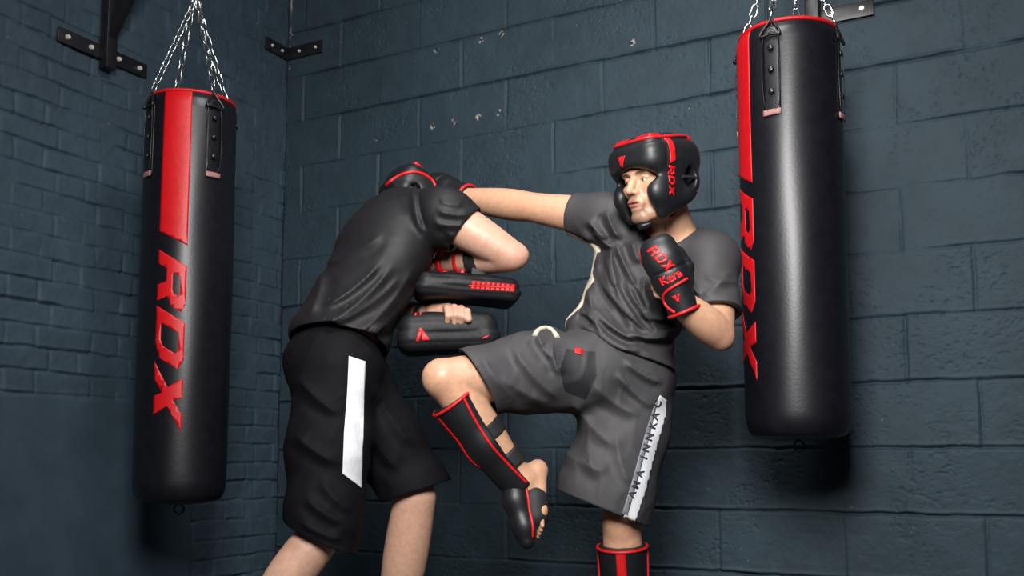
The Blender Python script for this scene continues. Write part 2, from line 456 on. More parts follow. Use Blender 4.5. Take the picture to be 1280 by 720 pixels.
def hf_right(U, V):
    wob = vnoise(U, V, .09, 1)*.006+vnoise(U, V, .03, 2)*.003
    BP = .2285; r = (V-.784+4*BP)/BP; row = np.floor(r); rv = (r-row)*BP
    dv = np.minimum(rv, .225-rv)+0*wob
    off = np.where(row.astype(int) % 2 == 0, .3325, .1075)
    c = (U-off+.45*4)/.45; ci = np.floor(c); cu = (c-ci)*.45; du = np.minimum(cu, .45-cu)
    rg = np.random.default_rng(5); T = rg.random((64, 64, 4))-.5
    t = T[row.astype(int) % 64, ci.astype(int) % 64]
    face = t[..., 0]*.004+t[..., 1]*.006*(cu/.45-.5)+t[..., 2]*.005*(rv/.225-.5)
    deph = np.clip(.55+1.5*vnoise(U, V, .35, 7)+.6*vnoise(U, V, .08, 8), .08, 1.2)
    depv = np.clip(.55+1.5*vnoise(U, V, .30, 9), .05, 1.2)
    # struck joints: mortar slopes back under the block above, a lip of paint below
    sv = np.where(rv > BP/2, rv-BP, rv)+wob
    gh = np.exp(-(sv/.0050)**2)
    lip = np.exp(-((sv-.011)/.006)**2)*.0022
    gv = np.exp(-((np.where(cu > .225, cu-.45, cu)+wob*.8)/.0055)**2)
    z = face*1.3-.0150*deph*gh+2.2*lip*deph-.0085*depv*gv+np.exp(-((np.where(cu > .225, cu-.45, cu)+.010)/.005)**2)*.0015*depv
    z += vnoise(U, V, .03, 11)*.0014+vnoise(U, V, .012, 12)*.0011+vnoise(U, V, .2, 13)*.003
    # rough open-textured patches on the nearer blocks
    patch = np.clip((vnoise(U, V, .14, 14)+.02+.10*(U-1.9))*4, 0, 1)
    pit = np.clip((vnoise(U, V, .0085, 15)-.27)*6, 0, 1)
    z -= pit*patch*.0048
    drag = np.clip((vnoise(U*.5+V, V-U*.25, .012, 16)-.25)*5, 0, 1)
    z -= drag*patch*.0026
    for u, v in HUV:
        z -= .012*np.exp(-(((U-u)**2+(V-v)**2)/.0055**2)**2)
    return z
def colf_right(U, V, Z):
    C = np.tile(PAINT, U.shape+(1,)).astype(float)
    C *= (1+.22*vnoise(U, V, .5, 20)+.10*vnoise(U, V, .06, 21))[..., None]
    for i, (u, v) in enumerate(HUV):
        d = np.hypot(U-u-.002*i % 3, V-v+.003); m = np.clip((.0075-np.abs(d-.008))/.004, 0, 1)*(vnoise(U, V, .01, 30+i) > .05)
        C = C*(1-m[..., None])+m[..., None]*np.array([.42, .36, .30])
        m = (d < .005).astype(float); C = C*(1-m[..., None])+m[..., None]*np.array([.012, .012, .014])
    chip = np.clip((vnoise(U, V, .008, 44)-.488)*100, 0, 1)*np.clip((vnoise(U, V, .25, 45))*6, 0, 1)
    C = C*(1-chip[..., None])+chip[..., None]*np.array([.30, .31, .30])
    crack = np.exp(-((U-.014-.003*vnoise(V, V*0, .03, 46))/.005)**2)*(V > 2.66)*np.clip(.6+2*vnoise(V, V*0, .05, 47), 0, 1)
    C = C*(1-crack[..., None])+crack[..., None]*np.array([.42, .36, .32])
    return C
PANEL_U, PANEL_V = pix_on_left(238, 690)[0], pix_on_left(80, 494)[1]
def hf_left(U, V):
    wob = vnoise(U, V, .09, 101)*.009+vnoise(U, V, .025, 102)*.004
    ph = .0835; z0 = pix_on_left(85, 412)[1]
    r = (V-z0+10*ph)/ph; row = np.floor(r); rv = (r-row)*ph
    unit = .365; off = np.where(row.astype(int) % 2 == 0, .0, .1825)+1.1306
    c = (U-off+unit*8)/unit; ci = np.floor(c); cu = (c-ci)*unit
    hd = .125
    du = np.minimum(np.minimum(cu, unit-cu), np.abs(cu-hd))
    half = (cu > hd).astype(int)
    rg = np.random.default_rng(6); T = rg.random((64, 64, 2, 3))-.5
    t = T[row.astype(int) % 64, ci.astype(int) % 64, half]
    face = t[..., 0]*.007+t[..., 1]*.008*(rv/ph-.5)
    deph = np.clip(.5+1.4*vnoise(U, V, .22, 107)+.8*vnoise(U, V, .06, 108), .05, 1.3)
    sv = np.where(rv > ph/2, rv-ph, rv)+wob
    z = face*1.2-.0125*deph*np.exp(-(sv/.0056)**2)+.0026*deph*np.exp(-((sv-.011)/.005)**2)-.0042*np.clip(deph+.1, 0, 1)*np.exp(-((du+wob*.8)/.006)**2)
    z += vnoise(U, V, .04, 111)*.003+vnoise(U, V, .014, 112)*.0014+vnoise(U, V, .3, 113)*.008
    # smooth rendered area low on the wall
    m = np.clip((PANEL_V+.012*vnoise(U, V, .08, 114)-V)/.012, 0, 1)*np.clip((U-PANEL_U)/.008, 0, 1)
    sm = .006+vnoise(U, V, .3, 115)*.004+vnoise(U, V, .05, 116)*.001
    return z*(1-m)+sm*m
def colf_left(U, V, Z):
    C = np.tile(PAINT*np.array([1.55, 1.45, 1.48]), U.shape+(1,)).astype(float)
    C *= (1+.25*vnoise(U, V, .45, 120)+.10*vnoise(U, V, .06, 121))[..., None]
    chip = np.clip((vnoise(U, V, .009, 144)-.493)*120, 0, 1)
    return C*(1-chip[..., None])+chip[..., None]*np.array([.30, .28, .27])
wall('wall_right', RW, RN, 4.1, 3.3, .004, hf_right, colf_right, 'slate grey painted concrete block wall behind the two fighters')
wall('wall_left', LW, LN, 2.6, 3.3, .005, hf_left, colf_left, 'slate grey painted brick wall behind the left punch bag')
bm = bmesh.new(); bm_box(bm, (.6, 2.6, -.05), (7, 6.5, .1), None, 0)
tag(from_bm('floor', bm, M['floor'], smooth=False), 'dark rubber gym floor', 'floor', kind='structure')

# ------------------------------------------------------------------ wall brackets
def bracket(name, label, ctr, along, normal, boom, plate_z, top_z):
    """ctr: foot of the post on the wall (x,y)"""
    c = np.array([ctr[0], ctr[1], 0.]); up = np.array([0, 0, 1.])
    R = np.stack([along, normal, up], 1)
    t = thing(name, label, 'bracket', c+up*plate_z, 'wall brackets holding the punch bags')
    zs = (plate_z, plate_z+1.05*(top_z-plate_z)) if top_z-plate_z > .2 else (plate_z,)
    for z in (plate_z, top_z-.02):
        bm = bmesh.new(); bm_box(bm, c+up*z+normal*.011, (.42, .008, .058), R, .002); from_bm('wall_plate', bm, M['steel'], t)
        for s in (-.17, -.065, .065, .17):
            b = bmesh.new(); q = c+up*z+along*s+normal*.019
            bmesh.ops.create_cone(b, segments=12, radius1=.0105, radius2=.008, depth=.009, cap_ends=True, matrix=Matrix.Translation(Vector(q)) @ (Vector(normal).to_track_quat('Z', 'Y').to_matrix().to_4x4()))
            from_bm('bolt', b, M['bolt'], t)
    bm = bmesh.new(); bm_box(bm, c+up*((plate_z+top_z)/2-.02)+normal*.035, (.05, .042, top_z-plate_z+.10), R, .004); from_bm('post', bm, M['steel'], t)
    bm = bmesh.new(); bm_box(bm, c+up*(top_z+.02)+normal*(boom/2+.03), (.045, boom+.02, .045), R, .004); from_bm('boom_arm', bm, M['steel'], t)
    a = c+up*(plate_z+.07)+normal*.045; b_ = c+up*(top_z+.0)+normal*(boom*.78)
    d = nrm(b_-a); Rb = np.stack([along, d, np.cross(along, d)], 1)
    bm = bmesh.new(); bm_box(bm, (a+b_)/2, (.036, np.linalg.norm(b_-a)+.03, .036), Rb, .003); from_bm('brace', bm, M['steel'], t)
    return t

# ------------------------------------------------------------------ punch bags
def stadium(c, ax, side, L, wd, r, n=5):
    pts = []
    for s, a0 in ((1, -math.pi/2), (-1, math.pi/2)):
        for i in range(n):
            a = a0+math.pi*i/(n-1)
            pts.append(c+ax*(s*(L/2-wd/2)+math.cos(a)*wd/2)+side*(math.sin(a)*wd/2))
    return tube_np(pts, r, 6, True)
def chain_obj(a, b, parent, Lk=.046, wd=.020, r=.0025):
    d = b-a; n = max(2, int(round(np.linalg.norm(d)/(Lk*.76)))); dd = nrm(d); s1 = nrm(np.cross(dd, [0.3, 1, 0.2])); s2 = np.cross(dd, s1)
    parts = [stadium(a+d*((i+.5)/n), dd, s1 if i % 2 else s2, Lk, wd, r) for i in range(n)]
    return from_bm('chain', bm_from(parts), M['chain'], parent, angle=80)
def bag(label, cx, cy, rad, ztop, zbot, hook, stripe_c, strap0, z_stripe_end, z_text, drop):
    to_cam = math.atan2(-cy, -cx)
    g = thing('punching_bag', label, 'punch bag', (cx, cy, zbot), 'black and red hanging punch bags')
    def on(ang, z, r=rad): a = to_cam+ang; return np.stack([cx+r*np.cos(a), cy+r*np.sin(a), z], -1)
    # body: lathe with rounded shoulder and bottom, slightly lumpy
    prof = [(0, zbot+.004), (rad*.5, zbot+.002), (rad*.80, zbot+.012)]
    prof += [(rad*.80+rad*.195*math.sin(i/8*math.pi/2), zbot+.012+.075*(1-math.cos(i/8*math.pi/2))) for i in range(1, 9)]
    for i in range(1, 41):
        tt = i/40; z = zbot+.087+(ztop-.03-zbot-.087)*tt
        prof.append((rad*(.995+.012*math.sin(tt*math.pi)), z))
    prof += [(rad*(.985-.055*math.sin(i/6*math.pi/2)**2), ztop-.03+.028*i/6) for i in range(1, 7)]
    prof += [(rad*.88, ztop-.003), (rad*.80, ztop-.012), (0, ztop-.016)]
    n = 96; th = np.linspace(0, 2*math.pi, n, endpoint=False); V = []
    for r, z in prof:
        rr = r*(1+.004*np.sin(3*th+z*5)+.003*np.sin(7*th-z*9)) if r else 0*th
        V.append(np.stack([cx+rr*np.cos(th), cy+rr*np.sin(th), 0*th+z], 1))
    V = np.concatenate(V); Q = []
    for i in range(len(prof)-1):
        for k in range(n): l = (k+1) % n; Q.append((i*n+k, i*n+l, (i+1)*n+l, (i+1)*n+k))
    from_bm('bag_body', bm_from([(V, Q)]), M['leather'], g, angle=60)
    PR = np.array(prof[3:-3]); pr = lambda z: np.interp(z, PR[:, 1], PR[:, 0])
    def wrap(u, v, lift=.0006):    # u along arc from stripe left edge (metres), v = height
        return on(stripe_c+(u/rad), v, pr(v)*(1+.004*np.sin(3*(to_cam+stripe_c+u/rad)+v*5)+.003*np.sin(7*(to_cam+stripe_c+u/rad)-v*9))+lift)
    tube('top_piping', [on(a, ztop-.004, rad*.935) for a in np.linspace(0, 2*math.pi, 64, endpoint=False)], .0062, M['redtrim'], g, closed=True)
    W = .100
    so = decal('stripe', [[[(-W/2, ztop-.004), (-W/2, z_stripe_end+.050), (W/2, z_stripe_end), (W/2, ztop-.004)]]], .014, lambda u, v: wrap(u, v), M['red'], g)
    so['label'] = 'glossy red stripe'
    pol, adv = glyph_polys('RDX', 1.0, .30)
    zt0, zt1 = z_text; sc = (zt0-zt1)/(adv+.15)
    pol = [[[( (b-.5)*W, zt0-(a*sc)) for a, b in lp] for lp in loops] for loops in pol]
    lo_ = decal('lettering', pol, .014, lambda u, v: wrap(u, v, .0010), M['redprint'], g); lo_['label'] = 'large red slanted lettering reading downwards'
    for k in range(4):
        a0 = strap0+k*math.pi/2
        def stp(u, v, lift=0): return on(a0+u/rad, v, pr(v)+lift+.004)
        zt = ztop-.05; zb = ztop-.305
        st = decal('hanging_strap', [[[(-.027, zb), (-.027, zt), (.027, zt), (.027, zb)]]], .012, lambda u, v: stp(u, v, -.0025), M['leather'], g, thick=.006)
        eg = [stp(np.array(x), np.array(z), .004) for x, z in [(-.022, zt-.01), (.022, zt-.01), (.022, zb+.03), (-.022, zb+.03)]]
        tube('stitching', smooth_path(eg, 4, True), .0014, M['ring'], st, 6, True)
        for i in range(3):
            b = bmesh.new(); q = stp(np.array(0.), np.array(zt-.045-.070*i), .004); nv = nrm(q-np.array([cx, cy, q[2]]))
            bmesh.ops.create_uvsphere(b, u_segments=12, v_segments=8, radius=.0100, matrix=Matrix.Translation(Vector(q)) @ Vector(nv).to_track_quat('Z', 'Y').to_matrix().to_4x4() @ Matrix.Diagonal((1, 1, .55, 1)))
            from_bm('rivet', b, M['ring'], st)
        f = decal('strap_end', [[[(-.027, zb-.006), (-.027, zb+.012), (.027, zb+.012), (.027, zb-.006)]]], .012, lambda u, v: stp(u, v, .004), M['fray'], st, thick=.003)
        f['label'] = 'pale pinkish folded strap end'
        # D-ring, black triangle standing on the strap top
        A = on(a0, ztop+.004, rad*.955); Bq = on(a0-.030/rad, zt-.004, rad+.012); Cq = on(a0+.030/rad, zt-.004, rad+.012)
        tube('d_ring', smooth_path([A, A*.75+Bq*.25, Bq, Bq*.5+Cq*.5, Cq, Cq*.25+A*.75], 5, True), .0045, M['ring'], g, 8, True)
        chain_obj(A+np.array([0, 0, .004]), hook+np.array([.006*math.cos(a0), .006*math.sin(a0), 0]), g)
    # swivel hook above
    tube('hook', smooth_path([hook+np.array([0, 0, -.01]), hook+np.array([.018, 0, .012]), hook+np.array([0, 0, .036]), hook+np.array([-.018, 0, .012])], 6, True), .005, M['chain'], g, 8, True)
    chain_obj(hook+np.array([0, 0, .03]), hook+np.array([0, 0, drop-.028]), g, .05, .024, .0032)
    dn = np.array([cx, cy, zbot])
    tube('bottom_ring', smooth_path([dn+np.array([0, 0, .002]), dn+np.array([.018, 0, -.018]), dn+np.array([0, 0, -.036]), dn+np.array([-.018, 0, -.018])], 6, True), .003, M['ring'], g, 8, True)
    return g
# left bag
YL = 3.51; lx = P(231.5, 400, YL)[0]; LC = np.array([lx, YL])
# right bag
YR = 3.08; rx = P(991.5, 300, YR)[0]; RC = np.array([rx, YR])
def foot_on(c2, n): q = np.array([c2[0], c2[1], 0])-CORNER; d = q.dot(n); return (np.array([c2[0], c2[1], 0])-n*d)[:2], d
lf, ld = foot_on(LC, LN); rf, rd = foot_on(RC, RN)
hookL = np.array([lx, YL, P(236, -2, YL)[2]]); hookR = np.array([rx, YR, P(1000, -92, YR)[2]])
bracket('wall_bracket', 'black steel bracket with bolted plate and diagonal brace on the left brick wall', lf, LW, LN, ld, P(104, 71, 3.77)[2], hookL[2]+.44)
bracket('wall_bracket', 'black steel bracket with bolted plate on the block wall behind the right punch bag', rf, RW, RN, rd, P(1045, 21, 3.50)[2]-.006, hookR[2]+.16)
bag('black punch bag with bright red stripe hanging on chains by the left brick wall', lx, YL, .160, P(233, 112, YL-.14)[2], P(231, 630, YL)[2], hookL,
    math.radians(-18), math.radians(28), P(215, 307, YL-.15)[2], (P(195, 312, YL-.15)[2], P(210, 532, YL-.15)[2]), .44)
bag('black punch bag hanging right behind the charcoal-shirted fighter, red stripe on its left edge', rx, YR, .162, P(991, 26, YR-.12)[2], P(990, 551, YR)[2], hookR,
    math.radians(-64), math.radians(-18), P(935, 226, YR-.10)[2], (P(935, 222, YR-.1)[2], P(935, 466, YR-.1)[2]), .16)
# flat angle plate across the corner
zc = P(361, 67, 4.68)[2]
t = thing('corner_bracket', 'small black angle plate screwed across the corner of the two walls', 'bracket', (CX, CY, zc))
bm = bmesh.new()
for al, n_, L in ((LW, LN, .17), (RW, RN, .225)):
    dz = np.array([0, 0, .0])
    bm_box(bm, CORNER+np.array([0, 0, zc])+al*(L/2)+n_*.010, (L, .006, .062), np.stack([al, n_, [0, 0, 1]], 1), .002)
from_bm('angle_plate', bm, M['steel'], t)
for al, n_, s in ((LW, LN, .055), (LW, LN, .125), (RW, RN, .085), (RW, RN, .185)):
    b = bmesh.new(); q = CORNER+np.array([0, 0, zc])+al*s+n_*.016
    bmesh.ops.create_cone(b, segments=12, radius1=.008, radius2=.006, depth=.006, cap_ends=True, matrix=Matrix.Translation(Vector(q)) @ Vector(n_).to_track_quat('Z', 'Y').to_matrix().to_4x4())
    from_bm('screw', b, M['bolt'], t)

#PEOPLE
# ------------------------------------------------------------------ people: shared builders
def hand(F, wrist, dirn, palm_n, side, curl=.9, sc=1.0, spread=.004, thumb=True):
    """palm, four fingers of unequal length with knuckle bends, and a thumb from the side of the palm.
    dirn: wrist->knuckles, palm_n: out of the palm, side: +1 if the thumb lies on cross(dirn,palm_n)"""
    d = nrm(dirn); pn = nrm(np.asarray(palm_n)-d*np.dot(d, palm_n)); l = np.cross(d, pn)*side
    R = np.stack([l, d, pn], 1)
    F.ell(wrist+d*.045*sc, (.040*sc, .056*sc, .018*sc), R, k=.014)
    F.ell(wrist+d*.075*sc, (.041*sc, .024*sc, .015*sc), R, k=.010)
    for i, (ln, o) in enumerate(((.92, .030), (1.0, .010), (.94, -.010), (.76, -.029))):
        p = wrist+d*(.092-.004*abs(i-1))*sc+l*o*sc; a = 0.0; r = (.0092-.0006*(i == 3))*sc
        for j, (seg, b) in enumerate(((.044, .55), (.027, .95), (.021, .6))):
            a += b*curl; q = p+(d*math.cos(a)+pn*math.sin(a))*seg*ln*sc+l*o*spread
            F.cone(p, q, r, r*.93, k=.005 if j else .007); p = q; r *= .93
    if thumb:
        b0 = wrist+d*.025*sc+l*.030*sc+pn*.006*sc; b1 = b0+(d*.55+l*.62+pn*.45)*.042*sc
        b2 = b1+(d*.75+l*.05+pn*(.25+.5*curl))*.032*sc; b3 = b2+(d*.65-l*.35+pn*(.1+.4*curl))*.026*sc
        F.chain([(b0, .015*sc), (b1, .0115*sc), (b2, .0105*sc), (b3, .0085*sc)], k=.008)
def footf(F, ankle, toe_dir, up, side, sc=1.0, bend=0.0):
    """heel, arch and five toes; toe_dir runs ankle->toes, up is out of the instep; side +1 puts the big toe on cross(toe_dir,up)"""
    d = nrm(toe_dir); u = nrm(np.asarray(up)-d*np.dot(d, up)); l = np.cross(d, u)*side
    F.cone(ankle, ankle-d*.045*sc-u*.045*sc, .036*sc, .031*sc, k=.02)
    F.cone(ankle+d*.01*sc, ankle+d*.10*sc-u*.048*sc+l*.01*sc, .036*sc, .027*sc, k=.02)
    F.cone(ankle-d*.03*sc-u*.050*sc, ankle+d*.11*sc-u*.057*sc-l*.02*sc, .026*sc, .020*sc, k=.02)
    ball = ankle+d*.115*sc-u*.058*sc; td = nrm(d*math.cos(bend)+u*math.sin(bend))
    F.cone(ball+l*.026*sc, ball-l*.026*sc-d*.015*sc, .021*sc, .017*sc, k=.015)
    for i, o in enumerate((.030, .011, -.004, -.018, -.031)):
        r = (.0135, .0095, .009, .0085, .008)[i]*sc; ln = (.058, .060, .054, .046, .036)[i]*sc
        F.cone(ball+l*o*sc+d*.006*sc, ball+l*o*sc+td*ln-u*.004*sc, r, r*.95, k=.004)
def head_field():
    H = Field()
    H.ell((0, -.015, .035), (.0765, .098, .086), k=.02)
    H.ell((0, .030, -.040), (.060, .062, .082), k=.02)
    for s in (-1, 1):
        H.cone((s*.056, -.005, -.045), (s*.050, .010, -.078), .020, .018, k=.02)
        H.cone((s*.050, .010, -.078), (s*.016, .074, -.108), .018, .016, k=.018)
        H.ell((s*.046, .062, -.026), (.022, .018, .016), k=.02)
    H.ell((0, .080, -.106), (.021, .018, .016), k=.015)
    H.cone((-.040, .078, .018), (.040, .078, .018), .012, .012, k=.018)
    H.ell((-.020, .0885, .016), (.018, .006, .006), k=.008); H.ell((.020, .0885, .016), (.018, .006, .006), k=.008)
    sock = Field()
    for s in (-1, 1): sock.ell((s*.030, .102, -.003), (.019, .023, .0135), k=.002)
    H.post.append(carve(sock, .012))
    G = Field()
    G.sub(H, (0, 0, 0), np.eye(3), k=.001)
    for s in (-1, 1):
        G.ell((s*.030, .0720, -.004), (.0140, .0135, .0130), k=.0015)      # eyeball
        G.ell((s*.030, .0735, -.0005), (.0165, .0140, .0105), k=.001)
    # lids: open between upper and lower
    op = Field()
    for s in (-1, 1): op.ell((s*.030, .0885, -.0045), (.0125, .0095, .0046), k=.001)
    G.post.append(carve(op, .0015))
    N = Field(); N.sub(G, (0, 0, 0), np.eye(3), k=.001)
    for s in (-1, 1): N.ell((s*.030, .0722, -.0045), (.0122, .0126, .0122), k=.0006)
    N.chain([((0, .086, .010), .0075), ((0, .099, -.012), .0082), ((0, .113, -.034), .0105)], k=.012)
    for s in (-1, 1): N.ell((s*.0125, .098, -.039), (.0085, .011, .0075), k=.008)
    N.ell((0, .090, -.066), (.030, .013, .018), k=.014)
    N.ell((0, .1015, -.0640), (.022, .0075, .0050), k=.004)
    N.ell((0, .1000, -.0745), (.019, .0080, .0060), k=.004)
    N.ell((0, .0905, -.087), (.018, .008, .006), k=.01)
    mo = Field(); mo.ell((0, .111, -.0692), (.019, .0105, .0024), k=.001)
    for s in (-1, 1): mo.ell((s*.0065, .110, -.0455), (.0035, .005, .003), k=.001)
    N.post.append(carve(mo, .003))
    for s in (-1, 1): N.ell((s*.076, -.018, -.012), (.010, .020, .032), k=.008)   # ears
    N.lo = np.array([-.1, -.13, -.14]); N.hi = np.array([.1, .14, .14])
    return N
def head_paint(V, O, R, base, lip=(.36, .12, .10), hair=(.03, .017, .010), sc=1.0):
    q = (V-O)@R/sc; C = np.tile(np.array(base), (len(V), 1)).astype(float)
    near = np.abs(q).max(1) < .16
    fr = near & (q[:, 1] > .04)
    def blend(mask, col): 
        nonlocal C; m = np.clip(mask, 0, 1)[:, None]; C = C*(1-m)+m*np.array(col)
    e = lambda c, r: ((q[:, 0]-c[0])/r[0])**2+((q[:, 2]-c[1])/r[1])**2
    blend(fr*np.clip(1.3-e((0, -.069), (.022, .0115)), 0, 1)*1.6, lip)
    blend(fr*np.exp(-((q[:, 2]+.0692)/.0016)**4)*(np.abs(q[:, 0]) < .018), (.07, .02, .02))
    ck = fr*np.clip(1-e((-.04, -.035), (.03, .03)), 0, 1)+fr*np.clip(1-e((.04, -.035), (.03, .03)), 0, 1)+fr*np.clip(1-e((0, -.035), (.018, .02)), 0, 1)
    blend(ck*.28, (.50, .17, .12))
    st = near & (q[:, 1] > .0); sm = np.clip(1.25-e((0, -.098), (.050, .028)), 0, 1)*np.clip(e((0, -.069), (.026, .014))-1, 0, 1)
    blend(st*sm*.65, (.14, .085, .06))                      # beard shadow (stubble hair)
    blend(fr*np.clip(1.3-e((0, -.0535), (.026, .006)), 0, 1)*.45, (.12, .075, .055))
    for s in (-1, 1):
        sl = q[:, 2]-(.0165+.10*(np.abs(q[:, 0])-.028)*0-.40*np.clip(.022-np.abs(q[:, 0]), 0, .02))
        bm_ = np.exp(-(sl/.0042)**4)*np.exp(-((q[:, 0]-s*.030)/.021)**4)
        blend(fr*bm_*.95, hair)
        eb = np.sqrt(((q-np.array([s*.030, .0722, -.0045]))**2).sum(1))
        ez = ((q[:, 0]-s*.030)/.0122)**2+((q[:, 2]+.0045)/.0052)**2
        blend(fr*(eb < .0131)*(ez < 1.0)*1.0, (.62, .60, .58))
        ir = np.hypot(q[:, 0]-s*.030-GAZE[0], q[:, 2]+.0040-GAZE[1])
        blend(fr*(eb < .0133)*(ez < 1.05)*np.clip((.0058-ir)/.0012, 0, 1), (.05, .04, .03))
        ln = np.exp(-((ez-1.15)/.22)**2)*(q[:, 2] > -.0045)
        blend(fr*ln*(np.abs(q[:, 0]-s*.030) < .016)*.8, (.06, .03, .025))
    hr = near & (((q[:, 2] > .062) & (q[:, 1] > .02)) | ((q[:, 1] < .02-(q[:, 2]-.06)*0-.03) & (q[:, 2] > -.03)) | (q[:, 2] > .08))
    C[hr] = hair
    return C
GAZE = (-.003, -.0005)
def guard_field():
    G = Field()
    G.ell((0, -.008, .030), (.106, .122, .112), k=.02)
    G.box((0, -.002, .055), (.098, .112, .052), .045, k=.03)
    for s in (-1, 1):
        G.ell((s*.064, .048, -.045), (.036, .054, .050), k=.03)
        G.cone((s*.076, -.03, -.055), (s*.050, .050, -.100), .028, .022, k=.03)
        G.cone((s*.050, .050, -.105), (s*.0, .072, -.128), .016, .013, k=.015)
        G.cone((s*.074, -.06, -.020), (s*.030, -.095, -.030), .028, .024, k=.03)
    inner = Field(); inner.ell((0, -.012, .030), (.079, .101, .091), k=.01); inner.ell((0, .030, -.040), (.064, .066, .086), k=.02)
    inner.cone((0, -.02, -.05), (0, -.035, -.30), .068, .085, k=.02); inner.box((0, -.012, .16), (.055, .072, .07), .03, k=.01)
    inner.ell((0, .02, -.09), (.054, .06, .03), k=.02)
    def opening(Q, d):
        x, y, z = Q[:, 0], Q[:, 1], Q[:, 2]
        e1 = (np.sqrt((x/.069)**2+((z+.002)/.0275)**2)-1)*.0275
        t = np.clip((-.010-z)/.11, 0, 1); e2 = np.hypot(x, z+.010+t*.11)-(.0365+.0135*t)
        h = np.clip(.5+.5*(e1-e2)/.018, 0, 1); e = e1+(e2-e1)*h-.018*h*(1-h)
        e = np.maximum(e, .02-y)
        e = np.maximum(e, -.121-z)
        k = .018; m = -e; hh = np.clip(.5-.5*(d-m)/k, 0, 1); return d+(m-d)*hh+k*hh*(1-hh)
    def ear(Q, d):
        e = (np.sqrt(((Q[:, 1]+.036)/.021)**2+((Q[:, 2]+.009)/.030)**2)-1)*.021
        e = np.maximum(e, .05-np.abs(Q[:, 0])); m = -e; k = .008
        hh = np.clip(.5-.5*(d-m)/k, 0, 1); return d+(m-d)*hh+k*hh*(1-hh)
    def seams(Q, d):
        s1 = np.exp(-((Q[:, 1]-.060+.10*(Q[:, 2]))/.0035)**2)*(Q[:, 2] > .02)
        s2 = np.exp(-((Q[:, 2]-.098+.06*Q[:, 1])/.003)**2)
        return d+(.0028*s1+.0035*s2).astype(d.dtype)
    G.post += [carve(inner, .006), opening, ear, seams,
               lambda Q, d: np.maximum(d, -.142-Q[:, 2]), cut_plane((0, -.045, -.080), (0, -.62, -.78))]
    return G
def put_head_guard(O, R, person, who, sc=1.0):
    G = guard_field(); V, Q = surf(G, .0032)
    W = lambda q: O+np.asarray(q)@R.T*sc
    g = from_np('head_guard', W(V), Q, M['leather_soft'], person)
    g['label'] = 'padded black head guard with red trim'
    def side_map(u, v):   # u forward(+y), v up; traced inwards from the person's left
        p0 = np.stack([np.full_like(u, .17), u, v], 1); return W(trace(G, p0, (-1, 0, 0), off=.0008, far=.13))
    sl = lambda v: .038-.10*(v-.05)
    decal('side_stripe', [[[(sl(.098)+.010, .100), (sl(.098)-.010, .100), (sl(.030)-.010, .034), (sl(.030)+.010, .025)]]], .006, side_map, M['redtrim'], g, side=R[:, 0], thick=.002)
    pol, adv = glyph_polys('RDX', 1.0, .15); ls = .088/(adv+.15)
    pol = [[[(sl(.022-a*ls)-(b-.5)*.021, .022-a*ls) for a, b in lp] for lp in loops] for loops in pol]
    decal('lettering', pol, .006, side_map, M['redprint'], g, side=R[:, 0], thick=.002)
    def front_map(u, v):
        p0 = np.stack([u, np.full_like(u, .19), v], 1); return W(trace(G, p0, (0, -1, 0), off=.0008, far=.16))
    decal('emblem', xf(EMBLEM, .030, -.012, .050), .006, front_map, M['redprint'], g, side=R[:, 1], thick=.002)
    ring = []
    for a in np.linspace(0, 2*math.pi, 40, endpoint=False):
        p0 = np.array([[math.sin(a)*.20, -.008+math.cos(a)*.20, .103-.05*math.cos(a)*.12]]); dr = np.array([-math.sin(a), -math.cos(a), 0])
        ring.append(trace(G, p0, dr, off=.001, far=.19)[0])
    ring = np.array(ring); ring[:, 2] += .006; ring[:, :2] *= .955
    if who == 'a': tube('top_piping', W(ring), .0042, M['redtrim'], g, 8, True)
    top = Field(); top.box((0, -.008, .108), (.070, .090, .010), .009, k=.01)
    Vt, Qt = surf(top, .004); from_np('crown_pad', W(Vt), Qt, M['red'], g)
    # strap across the ear opening, and red edge at the nape
    for s in (-1, 1):
        pts = [(s*.098, -.062, -.012), (s*.100, -.03, -.010), (s*.100, .002, -.010)]
        tube('ear_strap', W(smooth_path(pts, 4)), .0055, M['band'], g)
        pts = []
        for y, z in ((.010, -.117), (-.012, -.101), (-.035, -.084), (-.058, -.066), (-.080, -.048)):
            pts.append(trace(G, np.array([[s*.17, y, z]]), np.array([-s, 0, 0.]), off=.0005, far=.12)[0])
        if who == 'a': tube('edge_trim', W(smooth_path(pts, 6)), .0055*sc, M['redtrim'], g)
    return g, G
def skin_mesh(name, F, h, person, painter):
    V, Q = surf(F, h); C = painter(V)
    return from_np(name, V, Q, M['skin'], person, col=C)
def flush(V, C, c, r, col, amt):
    m = np.exp(-(((V-c)**2).sum(1))/r**2)[:, None]*amt; return C*(1-m)+m*np.array(col)
def trace_px(F, pts, Y0, off=0.0, far=1.2):
    """points read off the photo, pushed back along +Y until they meet the surface"""
    p0 = np.array([P(x, y, Y0) for x, y in pts]); c = np.array([0, 0, CAM_Z]); dr = p0-c; dr /= np.linalg.norm(dr, axis=1)[:, None]
    return trace(F, p0, dr, off=off, far=far)
def px_map(F, Y0, off=.0008, far=1.0, ofs=(0, 0)):
    return lambda u, v: trace_px(F, list(zip(u, v)), Y0, off, far)
def worn(name, F, h, m, person, label=None, mats=None, pick=None):
    V, Q = surf(F, h); mi = None
    if pick is not None:
        c = V[Q].mean(1); mi = pick(c)
    o = from_np(name, V, Q, m, person, mats=mats, midx=mi)
    if label: o['label'] = label
    return o
def in_poly(x, y, poly):
    r = np.zeros(len(x), bool); n = len(poly)
    for i in range(n):
        x0, y0 = poly[i]; x1, y1 = poly[(i+1) % n]
        c = ((y0 > y) != (y1 > y)); xi = (x1-x0)*(y-y0)/((y1-y0) if y1 != y0 else 1e-9)+x0
        r ^= c & (x < xi)
    return r

